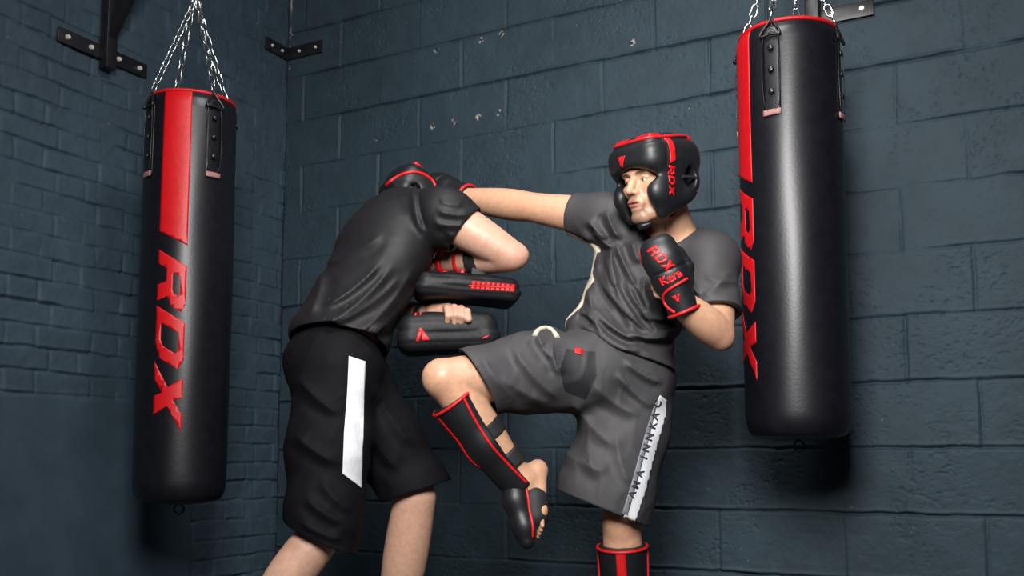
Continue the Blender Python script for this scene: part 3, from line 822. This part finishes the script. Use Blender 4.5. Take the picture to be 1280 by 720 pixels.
def glove(who, name, wrist, axis, back, thumb_side, person, label, sc=1.0, detail=False):
    """padded glove: axis wrist->knuckles, back = out of the back of the hand"""
    a = nrm(axis); b = nrm(np.asarray(back)-a*np.dot(a, back)); l = np.cross(a, b)*thumb_side
    R = np.stack([l, a, b], 1); W = lambda q: wrist+np.asarray(q)@R.T*sc
    G = Field()
    G.box((0, .100, -.006), (.052, .060, .042), .034, k=.02)
    G.box((0, .152, -.018), (.052, .044, .044), .034, k=.02)
    G.ell((0, .120, .010), (.050, .066, .036), k=.02)
    G.chain([((.034, .045, -.022), .024), ((.050, .085, -.036), .024), ((.044, .128, -.046), .022)], k=.010)
    G.cone((0, -.030, -.004), (0, .055, -.002), .044, .046, k=.02)
    def strapline(Q, d):
        g = np.exp(-((Q[:, 1]-.094)/.003)**2)+0
        return d+(.003*g).astype(d.dtype)
    G.post += [strapline, cut_plane((0, -.036, 0), (0, -1, 0))]
    V, Q = surf(G, .0034)
    g = from_np(name, W(V), Q, M['leather_soft'], person); g['label'] = label
    rim = []
    for t in np.linspace(0, 2*math.pi, 36, endpoint=False):
        rim.append(trace(G, np.array([[math.cos(t)*.1, -.030, math.sin(t)*.1-.004]]), np.array([-math.cos(t), 0, -math.sin(t)]), off=.001)[0])
    tube('cuff_trim', W(rim), .0050*sc, M['redtrim'], g, 8, True)
    fm = lambda u, v: W(trace(G, np.stack([u, v, np.full_like(u, .09)], 1), (0, 0, -1), off=.0008/sc, far=.16))
    sideline = []
    for y in np.linspace(.03, .175, 14):
        sideline.append(trace(G, np.array([[-.12, y, -.030]]), np.array([1., 0, 0]), off=.001)[0])
    tube('side_piping', W(sideline), .0040*sc, M['redtrim'], g)
    return g, G, W, fm

# ------------------------------------------------------------------ fighter in charcoal, kneeing and punching (facing the camera's left)
HFA = frame((-.765, -.62, -.16), (0.05, 0.0, 1)); HOA = P(819, 225, 2.76)
a_hip = P(765, 462, 2.97); a_neck = P(851, 300, 2.90)
a_rs = P(757, 274, 2.95); a_re = P(664, 259, 3.07); a_rw = P(592, 250, 3.225)
a_ls = P(892, 326, 2.82); a_le = P(898, 418, 2.70); a_lw = P(850, 377, 2.62)
a_rh = P(728, 468, 2.92); a_rk = P(557, 474, 2.76); a_ra = P(652, 600, 2.84)
a_lh = P(792, 478, 3.0); a_lk = P(777, 655, 2.93); a_la = np.array([P(781, 690, 3.0)[0]+.01, 3.0, .095])
up_a = nrm(a_neck-a_hip); lat_a = nrm(a_ls-a_rs); lat_a = nrm(lat_a-up_a*lat_a.dot(up_a)); fr_a = np.cross(up_a, lat_a)*-1
if fr_a[1] > 0: fr_a = -fr_a
RA = np.stack([lat_a, fr_a, up_a], 1)
a_ch = P(815, 328, 2.95); a_be = P(785, 400, 2.97)
pA = thing('person', 'person in charcoal shirt and grey shorts punching with a straight arm, one knee raised', 'person', (a_la[0], a_la[1], 0))
BA = Field()
BA.sub(head_field(), HOA, HFA, k=.004)
BA.cone(HOA+HFA@np.array([0, -.025, -.045]), a_neck+np.array([-.005, .0, -.03]), .057, .064, k=.03)
BA.ell(a_ch, (.155, .090, .158), RA, k=.04); BA.ell(a_be, (.145, .098, .15), RA, k=.05); BA.ell(a_hip, (.155, .11, .12), RA, k=.05)
BA.cone(a_rs, a_ls, .050, .050, k=.03); BA.cone(a_neck-up_a*.035, a_rs, .040, .050, k=.03); BA.cone(a_neck-up_a*.035, a_ls, .042, .052, k=.03)
def limb(F, a, b, rs, k=.012):
    t_ = np.linspace(0, 1, len(rs)); tt = np.linspace(0, 1, 3*len(rs)-2); rs = [sum(r*w_ for r, w_ in zip(rs, wts/wts.sum())) for wts in [np.exp(-((t_-x)*(len(rs)-1)/.75)**2) for x in tt]]
    n = len(rs); F.chain([(a+(b-a)*i/(n-1), r*.985) for i, r in enumerate(rs)], k)
limb(BA, a_rs, a_re, (.062, .057, .053, .047, .043)); BA.cone(a_rw, P(577, 243, 3.26), .034, .030, k=.02); limb(BA, a_re, a_rw, (.043, .048, .047, .042, .036))
limb(BA, a_ls, a_le, (.062, .058, .053, .046, .040)); limb(BA, a_le, a_lw, (.040, .046, .043, .036, .030))
BA.ell(a_le+np.array([.012, .0, -.014]), (.026, .026, .028), k=.02)
limb(BA, a_rh, a_rk, (.095, .090, .080, .068, .057)); limb(BA, a_rk, a_ra, (.054, .055, .056, .047, .036, .034))
BA.ell(a_rk+np.array([-.022, -.012, .004]), (.038, .038, .042), k=.03)
limb(BA, a_lh, a_lk, (.095, .090, .078, .066, .055)); limb(BA, a_lk, a_la, (.053, .056, .058, .048, .037, .034))
BA.ell(a_lk+np.array([-.008, -.028, .004]), (.036, .030, .042), k=.025)
hand(BA, P(577, 243, 3.26)-nrm(P(535, 227, 3.37)-P(577, 243, 3.26))*.0, nrm(P(535, 227, 3.37)-P(577, 243, 3.26)), (-.3, .5, -.8), 1, 1.15, .9)
ax_l = nrm(P(819, 302, 2.60)-a_lw); bk_l = nrm(np.array([-.28, -.93, .12]))
hand(BA, a_lw, ax_l, -bk_l, 1, 1.15, .86)
foot_d = nrm(P(653, 690, 2.80)-P(658, 600, 2.86)); footf(BA, a_ra+np.array([.006, 0, 0]), foot_d, (-.95, -.25, .1), 1, .88)
footf(BA, a_la, (-.55, -.83, 0), (0, 0, 1), -1)
SKA = np.array([.56, .318, .20])
def paintA(V):
    C = head_paint(V, HOA, HFA, SKA)
    for c in (a_le, a_re, a_lk, a_rk): C = flush(V, C, c, .055, (.52, .20, .13), .38)
    return C

# t-shirt
TA = Field()
TA.ell(a_ch-up_a*.02, (.180, .128, .175), RA, k=.05); TA.ell(a_be, (.160, .122, .16), RA, k=.06); TA.ell(P(775, 436, 2.97), (.188, .138, .085), RA, k=.05)
TA.cone(a_rs, a_ls, .070, .072, k=.05); TA.cone(a_neck-up_a*.035, a_rs, .052, .060, k=.04); TA.cone(a_neck-up_a*.035, a_ls, .058, .066, k=.04)
a_rse = a_rs+(a_re-a_rs)*.42; a_lse = a_ls+(a_le-a_ls)*.72
TA.cone(a_rs+lat_a*.03, a_rs+(a_re-a_rs)*.6, .082, .066, k=.04); TA.cone(a_ls-lat_a*.02, a_ls+(a_le-a_ls)*1.0, .074, .078, k=.035)
foldA = [(768,298,822,392,.005,4),(756,318,806,412,.005,4),(748,348,832,428,.005,4),(730,380,770,432,.006,4),(815,400,862,385,.004,4),(760,425,800,440,.005,4),(695,418,725,440,.006,4),(752,330,800,420,.007,5),(765,300,770,360,.006,5),(780,345,835,425,.007,5),(740,385,800,428,.008,5),(725,400,790,440,.009,5),(712,414,770,446,.008,5),
         (735,360,755,420,.006,5),(798,390,850,400,.006,4),(800,425,852,405,.008,5),(780,415,848,420,.007,4),(770,360,795,400,.006,4),(742,290,765,310,.006,4),
         (735,275,760,300,.006,4),(758,262,775,300,.007,5),(855,335,875,370,.006,5),(880,345,925,352,.002,5),(875,372,915,335,.002,6),
         (805,345,815,400,.006,5),(845,380,850,425,.006,5),(705,415,745,430,.008,4),(725,388,745,400,.007,4),(790,300,800,330,.005,5)]
TA.post += [folds(foldA, 2.98, am=3.0, ws=1.05), wrinkle(.0042, 3, lat_a+up_a*.7, 14, 60, lambda q: np.clip(-((q-a_ls)@up_a)/.14, .12, 1).astype(np.float32)), shell(.016),
            cut_plane(a_rse, a_re-a_rs, (a_rs, a_re+(a_re-a_rs)*.4, .125)),
            cut_plane(a_lse, P(899, 424, 2.70)-P(896, 300, 2.80), (a_ls+(a_le-a_ls)*.35, a_le+(a_le-a_ls)*.5, .115)),
            cut_plane(P(772, 444, 2.95), nrm(P(772, 444, 2.95)-P(790, 380, 2.95)))]
ncol = Field(); ncol.cone(a_neck+np.array([-.014, -.02, -.035]), HOA+np.array([0, 0, .05]), .070, .12)
TA.post.append(carve(ncol, .003))
CREAM_A = [[(752,286),(757,300),(748,352),(739,374),(733,374),(743,345)], [(738,374),(741,384),(724,390),(722,384)], [(716,392),(728,398),(722,410),(714,402)], [(845,425),(856,424),(850,445),(838,446)]]
def pickA(c):
    x, y = project(c); m = np.zeros(len(c), bool)
    for pl in CREAM_A: m |= in_poly(x, y, pl)
    return m.astype(int)
# cream side panel runs down the shirt's far side seam
lc = (a_rs+a_rh)/2
def pickA(c):
    q = (c-a_be)@RA; return ((q[:, 0] < -.128) & (np.abs(q[:, 1]-.020) < .045+.008*np.sin((c-a_rs)@up_a*60)) & ((c-a_rs)@up_a < -.085)).astype(int)
def under_shirt(Q, d):      # the torso stays clear of the creased cloth
    t = (Q-a_be.astype(np.float32))@up_a.astype(np.float32); x = (Q-a_be.astype(np.float32))@lat_a.astype(np.float32)
    m = (t > -.10) & (t < .225) & (np.abs(x) < .22) & (Q[:, 1] > 2.80) & (d < .05)
    if m.any():
        d = d.copy(); d[m] = np.maximum(d[m], TA.base(Q[m])+.027)
    return d
BA.post.append(under_shirt)
skin_mesh('body', BA, .0030, pA, paintA)
teeA = worn('t_shirt', TA, .0034, M['teeA'], pA, 'charcoal short-sleeved sports shirt with cream side panel', [M['teeA'], M['cream']], pickA)
def rim_of(o, fld, tol, axis, n=48):
    V = np.array([v.co for v in o.data.vertices])+np.array(o.parent.location)
    V = V[np.abs(fld(V.astype(np.float32))) < tol]
    ax = nrm(axis); u = nrm(np.cross(ax, [0.2, 1, 0.1])); w_ = np.cross(ax, u); c = V.mean(0)
    an = np.arctan2((V-c)@w_, (V-c)@u); b = ((an+math.pi)/(2*math.pi)*n).astype(int) % n
    pts = np.array([V[b == i].mean(0) for i in range(n) if (b == i).any()])
    for _ in range(2): pts = .5*pts+.25*(np.roll(pts, 1, 0)+np.roll(pts, -1, 0))
    return pts
tube('collar', rim_of(teeA, ncol, .004, up_a), .0068, M['teeA'], teeA, 8, True)

# shorts
SA = Field()
SA.ell(a_hip+np.array([0, 0, .015]), (.178, .135, .12), RA, k=.05)
a_rhe = P(596, 477, 2.80)
SA.chain([(a_rh+np.array([.03, 0, 0]), .125), (P(660, 466, 2.87), .112), (a_rhe, .092), (P(555, 481, 2.78), .090)], k=.05)
SA.cone(P(676, 425, 2.9), P(690, 424, 2.96), .038, .038, k=.02)
SA.chain([(a_lh, .125), (P(780, 540, 2.97), .126), (P(758, 610, 2.95), .134), (P(750, 670, 2.94), .142)], k=.06)
foldS = [(600,440,650,505,.005,7),(640,430,700,500,.006,6),(690,425,700,470,.008,5),(672,415,690,450,.008,5),(715,500,770,560,.005,8),(740,480,800,520,.006,7),
         (700,560,760,590,.005,8),(735,520,745,600,.005,7),(770,540,790,610,.005,7),(780,450,830,480,.007,5),(770,465,820,510,.006,5),(625,470,690,505,.005,6)]
SA.post += [folds(foldS, 2.99, am=1.9, ws=1.1), wrinkle(.0030, 4, (.3, 0, 1)), shell(.0075),
            cut_plane(P(597, 476, 2.8), P(548, 505, 2.78)-P(597, 476, 2.8), (P(620, 470, 2.83), P(500, 490, 2.72), .15)),
            cut_plane(P(750, 634, 2.94), nrm(np.array([-.40, 0, -1.])), (P(765, 590, 2.95), P(750, 760, 2.95), .24)),
            cut_plane(a_hip+up_a*.115, up_a)]
def pickS(c):
    x, y = project(c); q = (c-a_hip)@RA
    pnl = in_poly(x, y, [(708,436),(744,440),(746,470),(732,500),(706,490),(700,462)]) & (c[:, 1] < 2.95)
    return pnl.astype(int)
shA = worn('shorts', SA, .0036, M['shortA'], pA, 'grey training shorts with black front panel and pale side stripe', [M['shortA'], M['blackpanel']], pickS)
fmS = px_map(SA, 2.45, .0018)
stp = [(825,494),(834,501),(832,520),(819,566),(808,610),(794,652),(779,648),(793,600),(808,545),(818,508)]
o = decal('side_stripe', [[stp]], 3, fmS, M['white'], shA, side=(0.3, -1, 0)); o['label'] = 'pale stripe with dark lettering'
decal('stripe_edge', [[[(818,506),(822,500),(812,545),(797,600),(783,649),(776,647),(791,598),(806,543)]]], 5, px_map(SA, 2.45, .0032), M['greyedge'], shA, side=(0.3, -1, 0))
for ch, x, y in (('C', 822, 505), ('A', 819, 520), ('K', 816, 532), ('N', 812, 546), ('N', 808, 560), ('I', 805, 572), ('A', 800, 592), ('M', 795, 606), ('A', 790, 618)):
    decal('stripe_letter', xf(text_polys(ch, 13, .03), 1, x, y, 1.9, -1), 4, px_map(SA, 2.45, .0034), M['ink'], shA, side=(0.3, -1, 0))
decal('waist_label', [[[(719,434),(729,437),(728,444),(718,441)]]], 4, px_map(SA, 2.45, .001), M['redprint'], shA, side=(0, -1, 0))
tube('hip_piping', trace_px(SA, smooth_path([(668,420),(673,413),(682,410),(690,413),(697,422)], 6), 2.4, .001), .0075, M['cream'], shA)

# gloves
gL, GF, GW, gf = glove('a', 'boxing_glove', a_lw, ax_l, bk_l, 1, pA, 'left glove held up as a guard, black with red trim and lettering', .96)
pol, adv = glyph_polys('RDX', 1.0, .2); sc = .072/adv
decal('lettering', xf([[[(a, b-.5) for a, b in lp] for lp in loops] for loops in pol], .029, -.018, .172, math.radians(-68)), .005, gf, M['redprint'], gL, side=bk_l)
decal('name_lettering', xf(text_polys('Kara', .034, .035), 1, .002, .072, .10), .008, gf, M['redprint'], gL, side=bk_l)
decal('emblem', xf(EMBLEM_A, .022, -.004, .013, math.pi), .006, gf, M['redprint'], gL, side=bk_l)
us = smooth_path([(.042, .052), (.020, .049), (-.014, .044), (-.034, .034), (-.041, .016), (-.036, -.004), (-.024, -.022)], 5)
tube('strap_trim', gf(us[:, 0], us[:, 1]), .0042, M['redtrim'], gL)
ax_r = nrm(P(535, 227, 3.37)-P(577, 243, 3.26)); gR, _, _, _ = glove('a', 'boxing_glove', P(577, 243, 3.26), ax_r, (.1, -.55, .83), -1, pA, 'right glove landing on the other fighter, black with red cuff', .96)

# head guard
put_head_guard(HOA, HFA, pA, 'a')

# shin guards
def shin_guard(knee, ankle, front, toe, label, r0, r1, instep=True):
    ax = nrm(ankle-knee); f = nrm(np.asarray(front)-ax*np.dot(ax, front)); l = np.cross(ax, f); L = np.linalg.norm(ankle-knee)
    G = Field(); k0 = knee+ax*.055; k1 = ankle+ax*.01
    G.chain([(k0+f*.020, r0), (k0*.5+k1*.5+f*.018, (r0+r1)*.52), (k1+f*.014, r1)], k=.03)
    inner = Field(); inner.chain([(k0-ax*.08, r0-.012), (k0*.5+k1*.5, (r0+r1)*.52-.012), (k1+ax*.08, r1-.008)], k=.03)
    def front_half(Q, d):
        q = Q-k0; s = q@f; t = np.clip(q@ax/L, 0, 1); return np.maximum(d, -(s+.012-.020*np.sin(t*3.1)))
    G.post += [carve(inner, .004), front_half, cut_plane(k0+ax*.002+f*0, -ax), cut_plane(k1+ax*.004, ax)]
    g = worn('shin_guard', G, .0036, M['leather_soft'], pA, label)
    # trims
    ed = []
    for t in np.linspace(0, 2*math.pi, 48, endpoint=False):
        pass
    top = []
    for t in np.linspace(-1.75, 1.75, 20):
        dr = f*math.cos(t)+l*math.sin(t)
        top.append(trace(G, (k0+ax*.007+dr*.2)[None], -dr, off=.001, far=.199)[0])
    tube('top_trim', top, .0048, M['redtrim'], g)
    for s in (-1, 1):
        e = []
        for t in np.linspace(.03, .97, 22):
            c = k0+(k1-k0)*t; dd = nrm(l*s+f*(.12+.30*math.sin(t*3.1))); e.append(trace(G, (c+dd*.2)[None], -dd, off=.001, far=.19)[0])
        e = np.array(e); tube('edge_trim', smooth_path(e, 2), .0042, M['redtrim'], g)
    # centre stripe
    def cm(u, v): c = k0[None]+ax[None]*v[:, None]+l[None]*u[:, None]; return trace(G, c+f[None]*.2, -f, off=.0008, far=.3)
    decal('front_stripe', [[[(-.014, .006), (.014, .006), (.014, L*.55), (-.014, L*.55)]]], .012, cm, M['redtrim'], g, side=f)
    for t in (.42, .74):
        c = k0+(k1-k0)*t; rr = r0+(r1-r0)*t-.003; B = Field(); B.cone(c-ax*.016, c+ax*.016, rr, rr*.97)
        inn = Field(); inn.cone(c-ax*.08, c+ax*.08, rr-.012, rr-.012)
        B.post += [carve(inn, .002), cut_plane(c+ax*.024, ax), cut_plane(c-ax*.024, -ax)]
        worn('calf_strap', B, .004, M['band'], g)
    return g, G
front_r = nrm(np.array([-.82, -.30, -.48]))
sgR, SGR = shin_guard(a_rk, a_ra, front_r, None, 'black shin guard on the raised leg with red trim', .068, .050)
# instep pad of the raised foot
IN = Field(); fd = foot_d; iu = nrm(np.array([-.95, -.25, .1])-fd*np.dot(fd, [-.95, -.25, .1]))
ik = a_ra+np.array([.004, 0, 0])
IN.chain([(ik+iu*.030-fd*.02, .036), (ik+iu*.018+fd*.06, .036), (ik-iu*.012+fd*.135, .032), (ik-iu*.022+fd*.175, .022)], k=.02)
IN.post += [lambda Q, d: np.maximum(d, -((Q-ik)@iu+.030+((Q-ik)@fd)*.30-.012))]
inn = Field(); inn.sub(BA, (0, 0, 0), np.eye(3), k=.001)
o = worn('instep_pad', IN, .0034, M['leather_soft'], sgR)
sil = []
for t in np.linspace(-.02, .165, 14):
    dd = nrm(np.cross(fd, iu)); dd = dd if dd[1] < 0 else -dd
    sil.append(trace(IN, (ik+fd*t+iu*(-.012-.22*max(t-.02, 0)+.012)+dd*.15)[None], -dd, off=.001, far=.2)[0])
tube('instep_trim', smooth_path(sil, 2), .0040, M['redtrim'], sgR)
EB = Field(); EB.cone(ik+fd*.055-iu*.035, ik+fd*.100-iu*.042, .042, .040); 
worn('foot_strap', EB, .0038, M['band'], sgR)
sgL, SGL = shin_guard(a_lk, a_la, (-.18, -.98, 0), None, 'black shin guard on the standing leg with red centre stripe', .072, .056)

# ------------------------------------------------------------------ fighter in black holding the pads (back to the camera, bent forward)
b_hip = P(420, 462, 2.94); b_neck = P(506, 257, 3.09); b_ch = P(478, 318, 3.03); b_be = P(440, 392, 2.98)
b_rs = P(556, 270, 2.93); b_ls = P(482, 280, 3.20)
b_re = P(640, 320, 2.93); b_rw = P(556, 328, 3.08)
b_le = P(496, 394, 3.24); b_lw = P(538, 392, 3.06)
b_rh = P(424, 474, 2.88); b_rk = P(404, 664, 2.80); b_ra = np.array([P(292, 770, 2.72)[0], 2.74, .235])
b_lh = P(438, 474, 3.02); b_lk = P(524, 622, 2.98); b_la = np.array([P(500, 700, 3.04)[0]-.03, 3.06, .10])
HFB = frame((.66, .38, -.62), (.55, .45, .70)); HOB = P(512, 254, 3.22)
up_b = nrm(b_neck-b_hip); lat_b = nrm(b_rs-b_ls); lat_b = nrm(lat_b-up_b*lat_b.dot(up_b)); RB = np.stack([lat_b, np.cross(up_b, lat_b), up_b], 1)
pB = thing('person', 'person in black shirt and shorts bent forward with back to camera, holding pads', 'person', (b_la[0]-.2, 2.95, 0))
BB = Field()
BB.sub(head_field(), HOB, HFB, k=.004, sc=.88)
BB.cone(HOB+HFB@np.array([0, -.025, -.045]), b_neck-up_b*.03, .056, .066, k=.03)
BB.ell(b_ch, (.17, .105, .19), RB, k=.05); BB.ell(b_be, (.14, .10, .16), RB, k=.05); BB.ell(b_hip, (.15, .115, .12), RB, k=.05)
BB.cone(b_ls, b_rs, .06, .06, k=.04)
limb(BB, b_rs, b_re, (.061, .061, .058, .051, .042)); limb(BB, b_re, b_rw, (.043, .047, .043, .035, .029))
BB.ell(b_re+np.array([.022, -.005, .0]), (.026, .026, .026), k=.02)
limb(BB, b_ls, b_le, (.062, .058, .052, .043)); limb(BB, b_le, b_lw, (.042, .044, .036, .029))
limb(BB, b_rh, b_rk, (.105, .098, .085, .072, .058)); limb(BB, b_rk, b_ra, (.056, .062, .062, .050, .038, .034))
b_lk = b_lk+np.array([-.012, 0, 0]); b_la = b_la+np.array([-.01, 0, 0])
limb(BB, b_lh, b_lk, (.105, .098, .085, .072, .060)); limb(BB, b_lk, b_la, (.060, .066, .066, .052, .038, .035))
footf(BB, b_ra, (.62, .40, -.70), (.70, .35, .60), 1, 1.0, .75); footf(BB, b_la, (.95, .30, 0), (0, 0, 1), 1)
hand(BB, b_rw, P(520, 332, 3.16)-b_rw, (0, .25, -1), 1, 1.0, .95)
# left hand: closed over the grip of the lower pad, fingers over the top and down the near side
BB.chain([(b_lw, .027), (P(545, 391, 3.03), .027), (P(560, 388, 3.0), .023)], k=.015)
BB.ell(P(554, 391, 3.01), (.034, .036, .020), k=.015)
for i, (x, yk, yt) in enumerate(((559, 384, 405), (568, 383, 406), (576.5, 384.5, 405), (584, 388, 403))):
    BB.chain([(P(x-5, yk+2, 3.02), .0115), (P(x, yk+1.5, 2.955), .0112), (P(x+1.5, yk+11, 2.930), .0105), (P(x, yt-2, 2.942), .0092)], k=.004)
BB.chain([(P(540, 393, 3.02), .019), (P(537, 400, 2.97), .0145), (P(541, 406, 2.95), .0125), (P(549, 407, 2.945), .0105)], k=.008)
SKB = np.array([.54, .315, .22])
GAZE = (0, 0)
def paintB(V):
    C = head_paint(V, HOB, HFB, SKB, sc=.88)
    C = flush(V, C, b_re, .06, (.52, .20, .15), .42)
    for i, x in enumerate((559, 567, 575, 582)): C = flush(V, C, P(x, 383, 2.96), .022, (.50, .19, .15), .35)
    return C
skin_mesh('body', BB, .0030, pB, paintB)
TB = Field()
TB.ell(b_ch, (.195, .135, .215), RB, k=.06); TB.ell(b_be, (.165, .135, .17), RB, k=.06); TB.ell(P(421, 428, 2.95), (.165, .145, .085), RB, k=.06)
TB.cone(b_ls, b_rs, .078, .076, k=.05); TB.cone(b_neck-up_b*.04, b_rs, .070, .076, k=.05); TB.cone(b_neck-up_b*.04, b_ls, .070, .074, k=.05)
TB.cone(b_rs-lat_b*.02, b_rs+(b_re-b_rs)*.75, .078, .080, k=.04); TB.cone(b_ls, b_ls+(b_le-b_ls)*.6, .084, .078, k=.04)
foldB = [(400,385,478,325,.008,4),(392,415,492,330,.008,4.5),(420,405,500,345,.006,4),(405,330,480,290,.005,4.5),(445,420,520,330,.007,5),(455,425,530,345,.007,5),
         (375,428,420,395,.007,4),(360,432,440,425,.006,4),(430,425,485,405,.009,4),(470,405,480,436,.009,4),(385,395,402,335,.006,5),(400,310,425,285,.004,5),
         (545,262,590,268,.006,3.5),(540,278,585,280,.006,3.5),(555,290,580,296,.005,3.5),(548,250,580,256,.004,3),(523,232,534,290,-.006,2.5)]
TB.post += [folds(foldB, 3.05, am=1.45, ws=1.5), wrinkle(.0016, 5, lat_b+up_b), shell(.0075),
            cut_plane(P(583, 284, 2.93), nrm(P(612, 306, 2.93)-P(583, 284, 2.93)), (b_rs, b_re+(b_re-b_rs)*.5, .14)),
            cut_plane(b_ls+(b_le-b_ls)*.5, b_le-b_ls, (b_ls+(b_le-b_ls)*.2, b_le+(b_le-b_ls)*.4, .12)),
            cut_plane(P(420, 434, 2.95), nrm(P(426, 434, 2.95)-P(440, 380, 3.0)))]
nc = Field(); nc.cone(b_neck-up_b*.015, HOB+HFB@np.array([0, -.02, .05]), .068, .10); TB.post.append(carve(nc, .003))
teeB = worn('t_shirt', TB, .0034, M['teeB'], pB, 'loose black short-sleeved sports shirt')
SB = Field()
SB.ell(b_hip+np.array([-.01, 0, .01]), (.165, .145, .13), RB, k=.06)
SB.chain([(b_rh+np.array([-.01, 0, .02]), .125), (P(412, 560, 2.85), .118), (P(405, 640, 2.81), .102), (P(402, 720, 2.78), .096)], k=.05)
SB.chain([(b_lh, .12), (P(478, 550, 3.0), .112), (P(522, 616, 3.0), .100), (P(545, 670, 3.0), .095)], k=.05)
foldSB = [(370,470,430,520,.006,6),(365,540,425,580,.006,6),(400,600,440,640,.005,6),(380,620,430,655,.005,5),(470,480,520,560,.006,7),(455,520,500,590,.006,6),(372,650,430,676,.004,4)]
SB.post += [folds(foldSB, 3.02, am=1.8, ws=1.2), wrinkle(.0030, 6, (.3, 0, 1)), shell(.0075),
            cut_plane(P(406, 674, 2.81), nrm(P(394, 700, 2.81)-P(406, 674, 2.81)), (P(405, 630, 2.8), P(390, 820, 2.8), .17)),
            cut_plane(P(521, 614, 3.0), nrm(P(531, 645, 3.0)-P(521, 614, 3.0)), (P(515, 590, 3.0), P(550, 760, 3.0), .17)),
            cut_plane(b_hip+up_b*.12, up_b)]
slit = Field(); slit.cone(P(413, 664, 2.69), P(411, 720, 2.69), .004, .030); SB.post.append(carve(slit, .002))
shB = worn('shorts', SB, .0036, M['shortB'], pB, 'black shorts with pale side stripe')
fB = px_map(SB, 2.45, .0018)
decal('side_stripe', [[[(436,445),(457,452),(455,500),(454,545),(452,610),(444,604),(428,592),(430,540),(434,490)]]], 3, fB, M['white'], shB, side=(0, -1, 0))
gB, GB = put_head_guard(HOB, HFB, pB, 'b', .86)
GBW = Field(); GBW.sub(GB, HOB, HFB, sc=.86)
arc = smooth_path([(483, 231), (493, 223), (505, 217), (518, 215), (530, 218), (540, 225), (544, 232)], 6)
tube('rear_trim', trace_px(GBW, arc, 2.7, .001), .0050, M['redtrim'], gB)

# ------------------------------------------------------------------ kick pads held by the fighter in black
def kick_pad(label, c, R, hx, hy, hz, rd, bow):
    t = thing('kick_pad', label, 'kick pad', c-np.array([0, 0, hz]), 'black kick pads strapped to the arms')
    K = Field(); K.box((0, 0, 0), (hx, hy, hz), rd, k=.01)
    def bend(Q, d):
        return d+(bow*((Q[:, 0]/hx)**2-.4)*np.sign(Q[:, 2])*.5).astype(d.dtype)+(.0025*np.exp(-((np.abs(Q[:, 2])-hz*.55)/.003)**2)).astype(d.dtype)+(.0015*np.sin(Q[:, 0]*60+Q[:, 2]*30)*np.clip(Q[:, 2]/hz, 0, 1)).astype(d.dtype)
    K.post.append(bend)
    V, Q = surf(K, .0042); W = lambda q: c+np.asarray(q)@R.T
    from_np('pad_body', W(V), Q, M['padskin'], t)
    fm = lambda u, v: W(trace(K, np.stack([u, np.full_like(u, -.25), v], 1), (0, 1, 0), off=.0008, far=.4))
    return t, K, W, fm
def rotY(a, yaw=0):
    ca, sa = math.cos(a), math.sin(a); A = np.array([[ca, 0, sa], [0, 1, 0], [-sa, 0, ca]]); cy_, sy = math.cos(yaw), math.sin(yaw)
    return np.array([[cy_, -sy, 0], [sy, cy_, 0], [0, 0, 1]])@A
uc = P(583, 363, 3.03); UR = rotY(math.radians(3), math.radians(8))
up_, UK, UW, uf = kick_pad('black kick pad with red laced edge, the upper one under the bent elbow', uc, UR, .160, .10, .039, .032, .012)
zig = []
n = 9
for i in range(n):
    x = .004+.120*i/(n-1); 
    decal('lacing', [[[(x, -.012), (x+.012, -.012), (x+.017, .012), (x+.005, .012)]]], .006, uf, M['redtrim'], up_, side=(0, -1, 0))
ln = smooth_path([(-.002, -.002), (.05, -.001), (.09, 0), (.128, .001)], 6)
tube('lacing_cord', uf(ln[:, 0], ln[:, 1]), .0032, M['redtrim'], up_)
# forearm straps with red edges
def arm_strap(c, ax, rr, wd, m, parent, name):
    ax = nrm(ax); B = Field(); B.cone(c-ax*wd, c+ax*wd, rr, rr); inn = Field(); inn.cone(c-ax*.1, c+ax*.1, rr-.012, rr-.012)
    B.post += [carve(inn, .002), cut_plane(c+ax*wd*.8, ax), cut_plane(c-ax*wd*.8, -ax)]; return worn(name, B, .0034, m, parent)
fa = b_rw-b_re
for t, wd, m, nm in ((.50, .030, 'band', 'forearm_strap'), (.74, .008, 'redtrim', 'strap_edge'), (1.0, .012, 'redtrim', 'wrist_strap')):
    c = b_re+fa*t; arm_strap(c, fa, .043-.010*t+.010, wd, M[m], up_, nm)
    bm = bmesh.new(); foot = c+np.array([0, 0, -.048])
    bm_box(bm, foot, (wd*1.5, .07, .03), UR, .004); from_bm(nm+'_base', bm, M[m], up_)
lc_ = P(560, 418, 3.03); LR = rotY(math.radians(-2), math.radians(6))
lp_, LK, LWd, lf_ = kick_pad('black kick pad with triangular red emblem, the lower one gripped by a hand', lc_, LR, .155, .095, .062, .045, .012)
decal('emblem', xf(EMBLEM_A, .040, -.083, -.012, .15), .006, lf_, M['redprint'], lp_, side=(0, -1, 0))
decal('corner_mark', [[[(.098, -.030), (.118, -.022), (.120, -.016), (.100, -.024)]]], .006, lf_, M['redprint'], lp_, side=(0, -1, 0))
arm_strap(P(530, 393, 3.08), b_lw-b_le, .034, .022, M['band'], lp_, 'wrist_strap')
tube('grip', smooth_path([P(536, 412, 3.0), P(544, 402, 2.98), P(560, 397, 2.975), P(577, 399, 2.98), P(594, 408, 3.0)], 5), .013, M['band'], lp_)
for dx in (0, 6):
    tube('red_strap', smooth_path([P(520+dx, 392, 2.95), P(516+dx, 404, 2.935), P(510+dx, 412, 2.94), P(500+dx, 420, 2.96)], 5), .0045, M['redtrim'], lp_)
